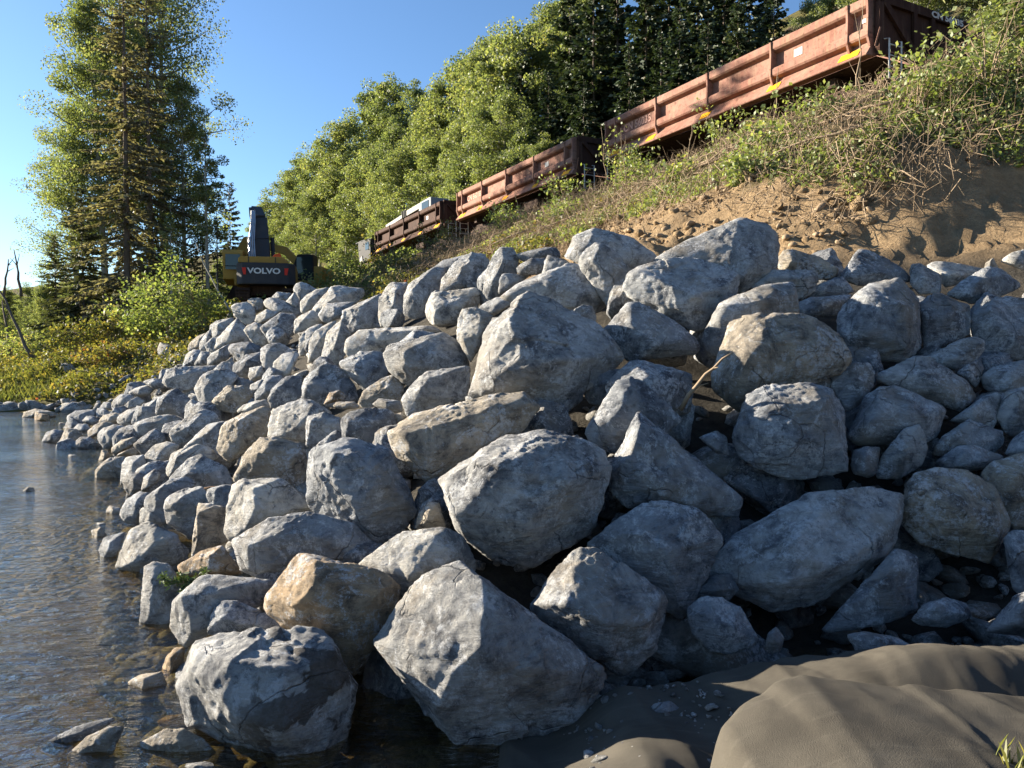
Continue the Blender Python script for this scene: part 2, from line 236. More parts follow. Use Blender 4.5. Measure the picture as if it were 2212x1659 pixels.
# window | colour | short name other labels may refer to | own label | outline | points that stand out towards the viewer (x, y, by how much)
ROCKS = r'''
I|g|slab with the wide sunlit face|huge boulder with a broad chipped sunlit face tilting down to the dark fabric|85 510 150 440 215 380 255 310 330 262 380 255 420 275 540 400 620 450 790 570 880 640 860 690 780 770 640 820 490 890 380 885 330 850 300 760 220 660 130 580|460 340 .22 455 450 .34 440 550 .38 390 600 .38 330 650 .34 300 740 .22 640 610 .25
I|g|two-toned block|boulder with a lit sloping top and dark lower front beside the huge chipped slab|610 400 640 330 700 270 770 210 820 215 900 280 1060 380 1062 450 1020 540 960 610 900 640 840 610 740 530 660 470 608 440|620 395 .15 720 400 .36 840 460 .42 960 480 .32 1050 400 .1
I|b|knobbly small boulder|small knobbly blue-grey boulder on bare ground above the fabric|1110 410 1160 375 1230 380 1290 410 1320 460 1345 510 1320 540 1250 560 1190 550 1135 500|1200 450 .35 1260 480 .35
I|b||fist-sized blue-grey stone standing alone on the fabric edge|1370 540 1380 495 1405 475 1430 510 1420 550 1385 558|
I|k|big flat-topped pale boulder|big pale bluish boulder with a flat scraped top and shaded front|1150 310 1180 270 1270 170 1400 90 1520 40 1720 15 1830 40 1830 120 1800 200 1770 240 1720 290 1640 320 1640 350 1530 400 1450 415 1390 425 1330 395 1275 350 1200 340|1480 220 .36 1440 330 .35 1620 270 .3 1700 120 .1 1350 220 .2
E|t|boulder with the sunlit stripe|brownish boulder with a ragged stripe of sunlight across its top|1320 1000 1370 760 1440 680 1600 640 1800 660 2000 780 2110 920 2140 1050 2060 1150 2060 1220 1960 1330 1850 1320 1600 1250 1450 1180 1360 1110|1420 830 .3 1740 960 .42 1970 980 .33 2040 1140 .25
E|b||leaning dark slab under the edge of the big flat-topped pale boulder|750 1800 890 1640 1000 1510 1110 1400 1240 1300 1290 1215 1400 1240 1450 1290 1430 1480 1455 1540 1440 1659 1250 1750 1000 1800 800 1830|1200 1480 .35
I|b||low pale stone half sunk in rubble above the fabric hump|1850 450 1890 400 1960 380 2020 400 2040 440 1960 470 1880 465|
I|b||flat stone lying against the back of the fabric hump|1645 500 1700 490 1800 510 1850 540 1800 570 1680 570|
I|b||pale angular boulder standing by the far end of the fabric|2085 490 2130 420 2180 370 2240 350 2330 380 2350 450 2280 510 2150 505|
E|b||upright blue-grey boulder at the frame edge beside the deep dark hollow|2065 1150 2120 1090 2240 1090 2400 1150 2400 1500 2200 1560 2130 1500 2080 1300|2150 1250 .3
I|b||bluish stone caught in a fold of the dark fabric|970 775 1010 725 1060 715 1100 750 1070 780 1000 785|
I|b||tiny chip of stone beside the bluish stone in the fabric fold|1085 730 1110 718 1128 735 1110 745|
I|t||narrow brown wedge stone squeezed behind the two-toned block|1040 330 1060 285 1090 300 1125 360 1110 385 1070 365|
I|b|boulder with the domed rough top|domed blue-grey boulder between the great hanging boulder and the big flat-topped one|780 210 870 130 970 65 1060 62 1150 90 1210 140 1240 180 1190 230 1110 320 1120 400 1100 460 1040 400 900 280|960 160 .3 1050 230 .36 1100 120 .15
I|d||dark stone tucked under the corner of the big flat-topped pale boulder|1128 360 1190 310 1250 300 1280 350 1250 385 1160 380|
F|g|great hanging boulder|great rounded boulder with a bright top edge, hanging over the middle of the heap|780 1230 870 1150 1000 1060 1160 980 1400 940 1500 975 1640 985 1780 1060 1815 1160 1810 1280 1760 1450 1700 1560 1640 1620 1520 1690 1344 1761 1150 1730 1000 1660 890 1560 800 1380|840 1230 .24 940 1180 .36 1100 1150 .4 1220 1110 .38 1400 1010 .22 850 1400 .3 900 1540 .2 1560 1250 .4 1300 1500 .36 1700 1200 .2
F|b|crusty dark boulder|dark blue boulder with a crusty pitted face beside the great hanging boulder|-10 1060 30 1020 120 1000 230 970 370 1000 480 1050 490 1170 560 1250 600 1330 660 1440 620 1500 480 1600 400 1620 220 1540 80 1470 -10 1400|60 1080 .25 250 1080 .32 430 1220 .36 260 1450 .3
F|t|long tan slab|long tan-faced slab with a thin bright upper edge|470 950 500 900 640 840 800 800 960 760 1080 740 1150 715 1290 705 1350 750 1385 800 1350 880 1280 950 1050 1010 880 1120 780 1200 770 1300 640 1200 540 1110 480 1040|505 980 .25 680 870 .25 1000 800 .28 1300 765 .22 700 1100 .28 1100 950 .28
C|g|giant pentagon boulder|giant five-sided boulder with a narrow bright pitted flank, upper middle of the heap|199 1700 210 1480 240 1330 340 1150 370 1020 480 920 640 800 790 705 900 760 1090 830 1270 940 1400 1020 1500 1160 1630 1330 1560 1420 1430 1540 1350 1650 1250 1757 1067 1864 854 1864 700 1750 400 1700|640 860 .2 520 1080 .34 520 1250 .38 440 1420 .34 440 1600 .26 1000 1350 .38 1180 1300 .35 700 1450 .4
C|g|craggy ledge|craggy ledge of rock with raked streaks just above the giant pentagon boulder|455 790 640 650 900 520 1110 455 1320 480 1450 580 1480 850 1300 940 900 850|1430 670 .3 1200 780 .36 1150 840 .32 800 640 .25
C|g||streaked block with one bright corner tucked before the rounded crest boulder|1190 450 1270 340 1360 275 1500 300 1590 380 1660 520 1600 700 1560 870 1480 880 1400 600 1320 480|1390 300 .25 1330 460 .33 1500 500 .35
C|g|rounded crest boulder|rounded boulder on the crest with a sunlit shoulder and sloping back|1070 400 1100 300 1160 210 1250 150 1340 130 1480 170 1600 220 1700 230 1850 310 1950 410 1900 450 1750 480 1700 560 1500 600 1200 460 1100 430|1330 200 .26 1250 340 .36 1190 430 .28 1500 400 .3 1750 350 .15
C|d||low dark stone with a lit corner behind the craggy ledge|640 500 780 415 900 430 1060 420 1110 450 1000 500 830 560 680 570|740 480 .3
C|d||row-end dark stone half hidden at the crest beside a leafy sprig|630 375 760 350 870 320 990 315 1040 400 900 430 700 440|
C|g||tall boulder with a hollow dark side, on the crest|335 720 380 500 430 380 480 330 590 330 650 420 640 540 600 640 470 740 440 800 380 780|480 480 .3 420 600 .3
C|b||sharp dark fin of rock leaning beside the craggy ledge|480 740 490 600 520 560 620 560 770 570 700 630 620 680 520 730|600 640 .25
C|g||low rock ridge filling the gap beside the giant pentagon boulder|290 880 340 830 450 780 560 760 640 760 600 830 500 900 430 940 350 930|
C|g|overhanging crest block|crest boulder with a bright sloping roof and shaded underside|-46 600 0 540 80 450 180 410 230 370 320 380 380 450 360 600 300 690 120 690 -46 712|120 520 .3 240 420 .2 100 640 .25
F|p|wide boulder with the white flank|wide boulder with a gleaming white flank below the crest block|695 170 750 110 880 90 1000 70 1040 110 1030 160 1000 250 900 300 740 300 700 240|765 200 .33 755 290 .26 960 170 .26
C|p||peach-coloured sunlit stone with a shadow across its foot|100 1150 105 980 150 900 270 885 320 940 420 960 370 1020 340 1150 250 1290 220 1360 170 1250|310 970 .26 300 1110 .3 150 1170 .2
G|g|tall crest boulder|tall smooth-shouldered boulder, highest point of the whole heap|160 290 300 250 350 190 450 150 560 90 650 50 700 70 800 100 860 170 860 270 840 350 740 420 650 470 560 420 420 300|700 330 .36 600 200 .25 640 400 .3
G|k|boulder with the flat pale top|boulder with a flat pale top and dark undercut front below the tallest one|15 440 30 370 90 320 240 285 420 270 560 330 660 370 640 470 560 540 480 640 430 690 300 610 120 520 50 490|100 350 .15 280 420 .34 420 460 .38 560 420 .3 320 550 .3
G|b|smooth leaning boulder|smooth dark leaning boulder below the flat pale-topped one|-80 655 -40 590 40 510 90 505 300 610 430 730 425 790 260 790 60 835 -30 780|60 620 .3 180 740 .36 350 720 .25
G|g||wedge-shaped boulder with a thin sunlit upper edge|430 730 470 620 540 515 640 480 760 430 930 395 960 440 975 570 880 590 700 590 600 640 520 760 490 830 450 800|555 540 .3 750 510 .33 950 455 .15 520 640 .3
G|t|boulder with the sunlit corner|brown-grey boulder with a single square patch of sun on its shoulder|490 890 500 820 560 700 600 610 640 590 750 580 880 585 990 575 1060 610 1180 690 1230 760 1245 830 1180 900 1100 920 900 930 720 950 680 1050 640 1110 560 1060 500 980|720 610 .22 715 690 .34 700 770 .36 690 900 .38 880 800 .33 1100 760 .25
G|b|great round-shouldered boulder|great round-shouldered boulder with a sheer streaked front|600 1270 640 1120 680 1010 760 960 900 940 1050 950 1150 990 1200 1070 1215 1200 1225 1420 1180 1440 1000 1450 900 1470 760 1420 650 1370|850 1070 .3 1100 1040 .28 900 1250 .36 1180 1250 .2 720 1200 .28
G|d||dim boulder in deep shade beside the smooth leaning one|-80 960 0 890 60 830 130 820 250 850 390 900 400 1000 380 1100 300 1130 180 1150 50 1100 -80 1050|
F|b|speckled boulder|rounded boulder speckled with white, behind the pointed one|1650 950 1680 870 1770 800 1850 640 1940 610 2074 690 2180 790 2250 870 2180 950 2070 1040 1850 1080 1680 1010|1900 760 .32 1800 900 .32
Z|b|pointed boulder|pointed boulder with a brilliant sunlit sliver down its tip|1318 1060 1320 1010 1340 960 1380 885 1400 890 1450 950 1560 1040 1610 1080 1600 1120 1540 1110 1420 1080 1360 1100|1385 905 .2 1372 960 .3 1352 1000 .33 1330 1015 .2 1480 1030 .26 1400 1060 .32
G|b||small stone peeping out behind the pointed boulder|430 1240 520 1205 570 1240 585 1330 520 1320|
D|b||blue boulder with a tan end, below the cube with the sunlit cap|440 1310 560 1240 640 1185 780 1190 855 1250 830 1400 750 1540 580 1640 500 1480 440 1400|700 1400 .32 640 1260 .2
D|d||dark little stone on the seam above the great round-shouldered boulder|120 1330 200 1270 280 1245 400 1310 490 1390 480 1440 300 1370 150 1370|
D|b|cube with the sunlit cap|big cube-like boulder with a bright sunlit cap|500 700 580 600 650 530 780 460 930 430 1070 400 1200 500 1240 600 1260 800 1275 1060 1200 1130 1080 1180 900 1205 760 1180 600 1060 510 900|660 550 .22 850 590 .34 1000 630 .38 1110 665 .36 1220 665 .22 560 900 .28 1150 1000 .32 700 900 .33
D|b||flat shelf of rock wedged behind the cube with the sunlit cap|160 700 170 620 250 590 560 560 620 560 520 680 500 740 280 760 180 740|
D|b||low dark ramp of rock under the thumb-shaped crest stone|180 580 300 480 470 410 540 400 600 480 640 530 560 560 300 590|
D|d|thumb-shaped crest stone|dark thumb-shaped stone sticking up with one white edge|530 390 580 300 640 200 690 130 790 150 850 220 1000 260 1150 330 1170 440 1060 400 900 440 700 480 560 430|650 215 .2 585 400 .25 850 350 .28
D|t||round-backed boulder with a lit upper rim before the dirt bank|-60 220 0 150 100 140 200 160 330 210 440 280 520 320 480 400 300 430 100 330 -60 330|0 250 .28 200 260 .28
G|g||square-edged block under the round-backed boulder near the dirt bank|690 440 740 370 830 340 1040 340 1065 380 1060 450 980 500 800 480|800 380 .25 1000 385 .25
D|g||small double-humped boulder on the crest beside the thumb-shaped one|1170 330 1190 290 1260 280 1330 330 1440 380 1460 430 1450 540 1380 550 1260 550 1180 460|1300 400 .3
D|p||whitish crest stone spotted with sun, before the brown dirt|1330 290 1400 260 1560 270 1700 300 1850 330 1780 400 1600 460 1500 490 1400 360|1500 380 .3
D|p||bright little block on the crest against the dirt|1860 270 1930 220 1950 260 1980 330 1850 330|
D|p||white sunlit boulder at the frame edge on the crest|2000 250 2100 180 2212 150 2350 150 2400 300 2212 340 2100 300|2120 260 .25
D|b||broad dark boulder with one lit triangular facet near the crest|1490 560 1560 500 1640 430 1780 350 1880 300 2000 320 2100 430 2212 480 2000 560 1850 640 1700 640 1600 600|1790 440 .33 1960 360 .25 1700 560 .28
D|b||smooth bluish boulder with a dark crack, beside the cube with the sunlit cap|1240 640 1330 570 1430 550 1600 600 1720 660 1740 760 1720 930 1600 980 1480 1050 1300 1110 1270 1000|1280 760 .3 1520 740 .32 1550 650 .2
D|b|heavy boulder with the dark belly|heavy boulder with a shadowed belly at the frame edge|1740 740 1840 630 1950 580 2212 560 2450 600 2480 900 2300 1180 2100 1180 1850 1130 1800 1050 1730 930|1950 900 .28 2100 960 .33 1900 700 .26
D|g||tilted slab edge-on between the cracked boulder and the heavy dark-bellied one|1310 1130 1480 1060 1650 960 1760 940 1860 980 1850 1060 1790 1150 1700 1230 1600 1260 1500 1190 1330 1180|1600 1140 .3 1820 1010 .15 1480 1170 .25
D|d||dark stone under the tilted slab by the heavy dark-bellied boulder|1600 1270 1720 1240 1800 1150 1835 1240 1800 1350 1760 1410 1680 1340|
D|g||long flat-topped crusty boulder lying under the cube with the sunlit cap|850 1350 870 1280 1050 1200 1200 1130 1330 1130 1450 1200 1580 1260 1690 1350 1780 1500 1770 1540 1640 1640 1500 1600 1400 1480 1200 1400 1000 1400|1300 1300 .25 1580 1480 .3 1700 1450 .2
D|g||low rounded boulder under the heavy dark-bellied one|1810 1320 1900 1240 2050 1190 2212 1160 2400 1200 2400 1420 2212 1400 2050 1440 1950 1480 1830 1420|
E|g||dark block with a blazing sunlit spot at the frame edge|2010 280 2050 130 2080 85 2212 60 2400 100 2400 330 2250 400 2100 420 2030 340|2150 110 .28 2170 280 .28
E|g||thin shard standing behind the dark block with the sunlit spot|1690 300 1780 230 1900 150 2000 110 2040 130 2010 300 1980 360 1850 330|
E|b|faceted boulder|big faceted boulder with a black underside below the long crusty one|950 430 980 300 1080 130 1190 60 1310 55 1480 120 1620 180 1670 220 1650 330 1600 430 1450 480 1200 490 1020 480|1190 90 .18 1150 280 .32 1480 250 .3 1480 330 .28 1030 400 .28
E|g||egg-shaped tilted boulder leaning on the big faceted one|1145 680 1190 560 1260 470 1350 360 1460 330 1500 390 1525 500 1480 620 1400 680 1320 720 1160 720|1350 540 .32
E|d||dark square stone in the hollow beside the egg-shaped boulder|980 620 1000 520 1080 495 1180 500 1170 600 1150 680 1100 700 1000 680|
E|b||sharp-edged slate-blue boulder with a flat lit-grey top plane, above the sunlit stripe|1540 550 1620 420 1720 350 1820 290 1920 340 2060 380 2060 470 2000 540 1800 480 1700 500 1600 560|1680 440 .28 1830 470 .32 1820 310 .1
E|b||broad low stone lying directly on the boulder with the sunlit stripe|1590 600 1660 540 1740 490 1840 480 1960 540 2060 560 1960 640 1800 660 1650 650|
E|b||plain bluish boulder at the frame edge above the brown sun-flecked one|2070 540 2130 430 2250 340 2450 330 2450 560 2212 600|
E|t||dark brown boulder with a tan sun fleck at the frame edge|1900 680 1980 600 2100 560 2250 520 2450 560 2450 1000 2212 1080 2140 1080 2060 900 1990 780|2120 700 .3
F|p|long pale ribbed rock|long pale rock with sunlit ribs and dark grooves|210 480 215 390 300 330 450 310 560 300 760 300 830 350 700 390 600 430 450 440 400 480 300 500 230 500|520 340 .2 700 330 .22 400 400 .15
F|g|boulder with the cream flank|big boulder with a smooth cream flank and dark grey front|450 450 480 420 600 400 760 360 810 340 890 400 950 490 980 540 960 560 850 570 720 580 660 610 600 670 560 650 500 600 460 540|570 470 .33 580 560 .36 610 430 .26 760 480 .28
F|b||squarish blue boulder with pale rim, riverward of the cream-flanked one|195 520 260 490 380 465 440 475 460 540 470 610 400 640 350 690 260 630 220 590 190 540|240 545 .3 350 660 .28 420 520 .2
F|t||slanting mottled slab in front of the cream-flanked boulder|300 770 330 700 430 630 500 605 560 660 560 700 540 750 420 750 340 800|480 680 .3
F|g||scarred grey boulder at the foot of the giant pentagon one|555 740 580 690 660 610 720 580 880 570 980 545 970 640 955 740 900 770 680 830 590 860 570 800|710 625 .28 650 720 .33
F|t||pinkish pebble in the notch above the long tan slab|510 840 550 830 590 860 570 885 520 890|
F|g||small stone behind the notch above the long tan slab|385 780 420 745 540 760 560 820 520 830 440 810|
F|o||round tan cobble sitting on a bluish boulder|85 780 120 710 180 695 210 720 205 750 140 765|
F|t||flat tan cobble lying below the round one|140 790 170 765 270 765 300 800 200 810|
A|b|bluish boulder under the cobbles|broad bluish boulder carrying earth and tan cobbles|1050 1080 1100 1000 1250 880 1400 880 1500 1000 1570 1100 1590 1220 1400 1290 1250 1260 1130 1220 1060 1180|1120 1090 .25 1350 1100 .3
A|g||square block beside the great sunlit slab, below the cobbles|1110 1450 1130 1370 1280 1330 1400 1380 1440 1420 1440 1560 1420 1600 1200 1650 1120 1640|1150 1400 .25 1420 1430 .25
A|d|blunt block above the crusty one|blunt dark block with a tan shoulder above the crusty dark boulder|1440 1400 1520 1330 1640 1300 1840 1300 1900 1330 1920 1420 1880 1560 1850 1620 1700 1620 1450 1580|1500 1430 .25 1780 1420 .25
A|p|upright white-faced rock|upright rock with a smooth white sunlit face on the crest|1780 450 1785 280 1830 200 1890 145 2030 140 2000 230 1990 400 2000 500 1880 530 1800 530|1930 210 .26 1910 390 .3 1800 520 .15
Z|g||long-nosed boulder on the crest beside the upright white-faced rock|870 680 872 640 885 612 940 575 965 580 958 620 930 650 918 685 890 690|890 625 .28 908 655 .28
Z|d||dark boulder top lying along the crest behind the overhanging block|935 580 960 562 1000 553 1030 548 1040 560 1000 575 970 590|
A|g|boulder with the pitted flank|boulder with a pitted cream flank beside the upright white-faced rock|1440 480 1450 390 1560 330 1700 270 1790 240 1780 450 1790 530 1700 550 1520 590 1470 560|1590 360 .32 1610 480 .35 1590 560 .22
A|p|||1140 400 1250 290 1330 170 1390 155 1500 180 1640 190 1640 260 1500 310 1440 370 1400 450 1300 500 1240 440|1420 230 .28 1280 340 .25
A|g|||1230 430 1280 330 1420 320 1560 310 1450 390 1420 450 1320 500 1260 480|
A|g|grey dome below the counterweight|grey dome-shaped boulder standing just below the excavator counterweight|990 200 1010 150 1060 130 1140 160 1200 200 1190 240 1100 290 1050 330 1040 260|1060 190 .25
A|p|||1060 390 1060 300 1110 250 1200 200 1320 180 1280 260 1200 340 1140 390 1080 410|1150 280 .28
A|g|||790 270 840 220 970 230 940 300 880 310|
A|p|||920 310 1000 220 1040 290 1060 390 1000 360|
A|g|||720 300 790 270 900 310 1040 350 1060 420 1000 440 860 400 780 380 740 350|
A|t|||570 300 600 280 680 275 720 310 700 380 640 420 600 370|
A|p|||420 360 450 330 560 315 620 360 640 440 620 500 560 520 500 440 450 440|540 400 .28
A|p|||640 480 660 430 740 380 790 400 860 400 760 480 680 510|
A|p|||540 570 570 530 640 500 700 520 720 590 770 690 700 720 620 690|680 560 .25
A|d|dark wedge|dark wedge-shaped boulder with a pale stripe, high on the river slope|690 550 760 500 860 420 1010 430 1000 600 900 640 830 690 790 690 770 630|850 520 .25
A|p|||1000 580 1010 480 1070 430 1160 390 1260 450 1230 520 1100 560 1010 600|1090 460 .28
A|p|||1040 760 1050 640 1120 560 1240 510 1260 540 1180 620 1150 720 1100 800 1050 800|1150 640 .2
A|p|||1130 850 1140 680 1200 580 1330 500 1400 480 1290 620 1250 800 1170 860|1240 650 .2
A|p|tall shield-shaped rock|tall shield-shaped rock with a white sunlit face|1240 860 1260 720 1300 600 1440 470 1500 600 1470 720 1440 830 1400 880 1300 880|1410 590 .26 1380 730 .26
A|p|||270 740 290 650 380 560 470 460 540 540 590 650 580 690 480 690 380 710|
A|g|||220 680 230 530 280 490 430 460 440 500 340 600 280 650|
A|g|||130 680 170 620 230 560 240 650 250 720 160 770 130 740|
A|t|||30 700 100 630 200 590 130 700 110 750 20 760|
A|d|layered dark boulder|dark boulder with fine parallel layers, above the hollow|390 740 420 700 580 680 690 730 690 770 560 820 500 870 430 800|
A|g|||200 830 240 780 390 700 400 790 380 840 300 880 200 890|
A|g|||80 880 140 770 220 770 200 890 130 910|
A|d|boulder over the hollow|dark curved boulder overhanging a black hollow|440 960 450 880 530 850 560 800 640 780 700 770 710 890 640 900 570 1010|
A|g|||700 860 705 750 750 710 850 690 960 740 1020 780 920 850 830 920 760 980 720 930|740 770 .28
A|p|rough cream-faced block|rough block with a bumpy cream-coloured sunlit face|800 980 810 860 900 790 1010 770 1040 800 1000 900 950 990 880 1000|1000 850 .28 960 960 .26
A|p|||580 990 590 920 700 900 720 960 730 1000 600 1030|
A|g|boulder with the cut flat side|boulder with a smooth cut sunlit side turned to the river|90 1110 150 1000 240 950 380 930 480 990 370 1090 290 1160 260 1290 160 1290|170 1110 .3 245 1240 .28 300 1040 .2
A|t|||240 960 330 890 420 820 450 900 400 980 270 1020|
A|t|hunched brown boulder|hunched brown boulder with a ridged shoulder on the river slope|250 1220 280 1180 380 1090 560 1090 620 1160 580 1220 510 1260 460 1330 360 1310 280 1270|390 1120 .28 350 1210 .28
A|b|||380 1080 480 1000 570 1020 620 1040 600 1110 420 1090|
A|g|||590 1120 600 1070 700 1020 740 1080 640 1140|
A|b|||740 1050 760 990 880 990 870 1050 780 1130 740 1190 640 1220 640 1150|
A|d|||760 1200 800 1110 860 1050 920 1000 1060 990 1060 1150 1050 1200 960 1220 880 1270 790 1280|840 1090 .25
A|p|great sunlit slab|great slab with a broad smooth face in full sun|740 1560 760 1460 790 1310 900 1250 1060 1200 1160 1210 1230 1270 1350 1330 1300 1370 1130 1400 1110 1500 1100 1600 1000 1580 960 1560|1180 1280 .26 1110 1380 .34 970 1540 .26
A|p|||460 1330 520 1260 640 1220 740 1210 790 1290 640 1300|
B|t|tall ragged-flanked boulder|tall boulder with a ragged tan sunlit flank|1670 660 1700 460 1760 400 1900 330 2100 250 2180 280 2150 450 2130 530 2050 580 1900 700 1840 750 1790 780 1720 720|1870 400 .3 1880 560 .33 1850 680 .26
J|t|brown stained boulder|broad boulder with brown stains beside the crusty dark one|1490 1100 1520 1020 1590 900 1680 830 1760 810 1860 830 1960 870 1985 950 1990 1070 1960 1190 1830 1080 1640 1100 1560 1130|1700 900 .32 1570 1000 .28 1880 980 .28
B|p|||1460 600 1540 490 1620 470 1700 470 1700 560 1690 640 1600 660 1500 640|1590 500 .28 1520 610 .22
B|g|kidney-shaped boulder|smooth kidney-shaped boulder with a thin bright rim|1250 520 1270 460 1390 420 1440 340 1560 290 1640 310 1700 400 1690 470 1560 500 1480 560 1340 600 1280 570|1420 450 .26 1500 360 .2
B|g|||1380 390 1390 260 1440 200 1520 220 1540 280 1440 350|
B|d|dark four-square boulder|dark square-shouldered boulder in the middle of the river slope|1120 330 1140 190 1250 140 1300 90 1400 170 1440 210 1390 270 1380 390 1300 350|1180 200 .25
B|g|||1010 370 1015 240 1130 190 1130 320 1110 350 1040 390|
B|g|flat-faced long boulder|long flat-faced boulder low on the river slope|910 470 940 410 1040 370 1200 340 1300 350 1370 400 1260 460 1250 500 1130 480 1000 540 950 555|960 430 .25 1150 400 .22
B|d|||910 610 990 550 1060 490 1110 470 1180 510 1210 560 1150 620 1060 690 1000 700 950 660|1010 580 .25
B|g|||710 270 730 200 800 150 900 150 920 180 820 250 750 300|
B|p|||760 310 880 210 940 170 1010 210 960 260 860 300|
B|g|||860 130 930 90 1050 60 1100 100 1040 160 940 170|
B|g|||1000 30 1100 0 1190 20 1180 80 1100 100|
J|g|||1050 470 1080 390 1180 370 1300 375 1400 365 1290 440 1250 500 1180 520 1090 500|1160 410 .28
B|g|||760 400 770 350 860 290 1000 260 1010 330 960 390 880 440 810 430|
B|t|||590 400 640 340 740 320 830 340 780 370 760 420 680 430|
B|t|||500 480 560 430 640 400 740 410 700 450 590 470 540 540 500 540|
B|g|smooth egg boulder near the water|smooth egg-shaped boulder just above the far waterline|590 560 590 510 640 460 760 430 830 450 840 520 740 600 700 650 640 640|
B|t|||740 600 780 540 860 490 900 470 950 550 860 580 820 610|
B|t|||710 680 720 630 800 570 920 540 950 580 870 640 760 690|
B|b|far bluish boulder|bluish boulder standing at the far end of the riprap beside the yellow bank|320 440 310 350 380 300 460 290 560 290 570 340 470 380 430 410 370 430|
B|b|||570 340 580 280 630 270 700 320 730 330 620 360|
B|g|||600 270 640 220 700 220 720 290 680 290|
B|g|||440 390 480 350 560 350 580 390 540 430 500 420|
B|g|||360 470 400 420 480 420 510 460 470 500 400 500|
B|b|farthest waterline stone|smooth blue stone standing farthest out in the water|70 580 110 500 180 475 270 480 260 540 220 600 120 595|
B|t||brown waterline stone against the farthest blue one|215 620 290 460 380 470 430 520 400 570 320 610 240 625|
B|d||dark rounded waterline stone, third in line from the farthest blue one|310 640 370 590 420 540 510 540 560 590 510 650 420 660|
B|w||small wet stone at the waterline under the smooth egg boulder|495 640 510 600 590 600 630 650 570 665|
B|t||small dry stone alone in the shallows|300 730 320 700 380 705 385 735|
B|t||reddish pointed stone at the waterline|590 760 620 660 680 680 690 720 640 770|
B|t|brown waterline boulder|brown boulder with a lit edge rising from the water|555 910 570 840 640 770 690 740 830 720 830 800 800 860 790 940 700 930 600 930|630 800 .26
B|g||square-sided grey boulder joined to the brown waterline one|790 980 810 790 850 730 1010 710 1020 830 960 860 900 890 840 940|
B|t|||750 710 800 680 920 640 950 690 880 720 830 720|
B|p|cream diamond boulder|diamond-shaped boulder with a cream sunlit face low on the slope|1010 760 1020 710 1110 620 1220 590 1330 620 1290 680 1230 760 1170 840 1060 810|1215 640 .26 1120 800 .28
B|p|||1220 850 1250 740 1280 690 1400 640 1500 610 1600 640 1690 730 1560 760 1400 780 1300 830 1240 900|1310 720 .26 1270 840 .22
B|k|pale humpbacked boulder|large pale humpbacked boulder low on the river slope|1250 900 1350 800 1400 740 1530 690 1680 760 1780 830 1820 900 1830 1000 1780 1050 1560 1040 1400 1030 1240 1050 1200 1000|1400 880 .25 1600 870 .25
B|b|||1000 1150 1020 1090 1100 1020 1250 930 1400 900 1500 960 1330 1020 1220 1080 1190 1180 1200 1340 1100 1270 1020 1230|1150 1010 .25 1080 1180 .25
B|g|tall boulder beside the pinkish slab|tall grey boulder with a pale corner beside the upright pinkish slab|1190 1200 1200 1130 1260 1060 1400 1010 1540 980 1600 1060 1500 1130 1470 1250 1470 1440 1440 1500 1350 1450 1260 1380 1210 1330|1250 1120 .26 1300 1250 .3
B|t|upright pinkish slab|upright pinkish slab with fine vertical grooves under a wooden chunk|1440 1659 1470 1250 1500 1130 1560 1130 1760 1180 1770 1300 1780 1500 1700 1560 1500 1659|1500 1200 .25 1490 1560 .25
J|p|golden-faced boulder|boulder with a wide golden sunlit face topped by earth|1440 1440 1445 1290 1490 1130 1560 1090 1640 1080 1830 1090 1960 1200 2010 1280 1990 1300 1830 1330 1700 1400 1560 1450 1470 1500|1630 1150 .26 1650 1330 .34 1570 1430 .22
J|d||dark stone set in earth on top of the golden-faced boulder|1620 1170 1660 1110 1720 1100 1770 1130 1750 1180|
Z|b|long low boulder|long low blue-grey boulder behind the tan one|495 1170 520 1150 580 1120 660 1105 760 1130 810 1170 815 1195 740 1215 650 1235 560 1250 520 1230|545 1180 .28 545 1230 .2 600 1150 .25 700 1160 .2
H|p|ridged cream boulder|cream boulder with sunlit ridges rising from the water|615 280 640 180 690 80 790 30 880 60 950 100 980 160 1000 220 930 265 850 280 740 315 700 290|830 140 .26 740 240 .3 920 120 .2
H|b||bluish stone in the water riverward of the ridged cream boulder|535 180 560 120 670 90 640 170 610 240 550 235|
H|g|tall waterside boulder|tall pale boulder standing in the water|740 570 750 400 770 270 830 245 900 255 950 310 920 480 940 600 850 600 790 595|820 360 .28 800 560 .2
H|g|boulder with the crinkled top|boulder with a crinkled sunlit top and square green-grey front|905 600 930 450 990 380 1080 315 1250 320 1460 345 1440 420 1380 490 1300 520 1150 560 1110 640 1000 700 960 690|965 430 .28 1080 420 .33 1290 375 .2 1000 640 .26
H|o||earth-brown rock capped with soil under a spruce sprig|940 270 1000 230 1100 180 1190 160 1250 230 1310 310 1200 320 1050 330 960 330|
H|o|tan boulder|orange-tan boulder with a bright slanting facet|1385 490 1480 360 1560 240 1600 200 1680 210 1800 250 1950 270 2080 320 2135 390 2100 440 2095 560 2060 620 1980 660 1930 780 1900 850 1800 700 1600 580 1480 540|1690 240 .2 1690 340 .36 1640 430 .38 1550 540 .26 1900 560 .32 2080 400 .15
H|b||blue-grey boulder wedged behind the boulder with the dark stain|1110 640 1140 500 1190 450 1280 455 1340 490 1450 520 1600 600 1560 640 1300 650|1200 560 .28
H|g|stained boulder by the water|large boulder with dark wet-looking stains on its front, standing by the water|950 900 970 760 1050 670 1160 630 1290 610 1470 595 1600 620 1720 620 1800 680 1830 760 1870 810 1910 910 1895 1020 1880 1120 1850 1230 1800 1260 1740 1350 1500 1370 1300 1300 1190 1230 1080 1180 1000 1120 985 1040 945 980|1060 780 .26 1250 780 .32 1530 810 .36 1800 800 .2 1000 1000 .22 1500 1150 .38 1200 1050 .35
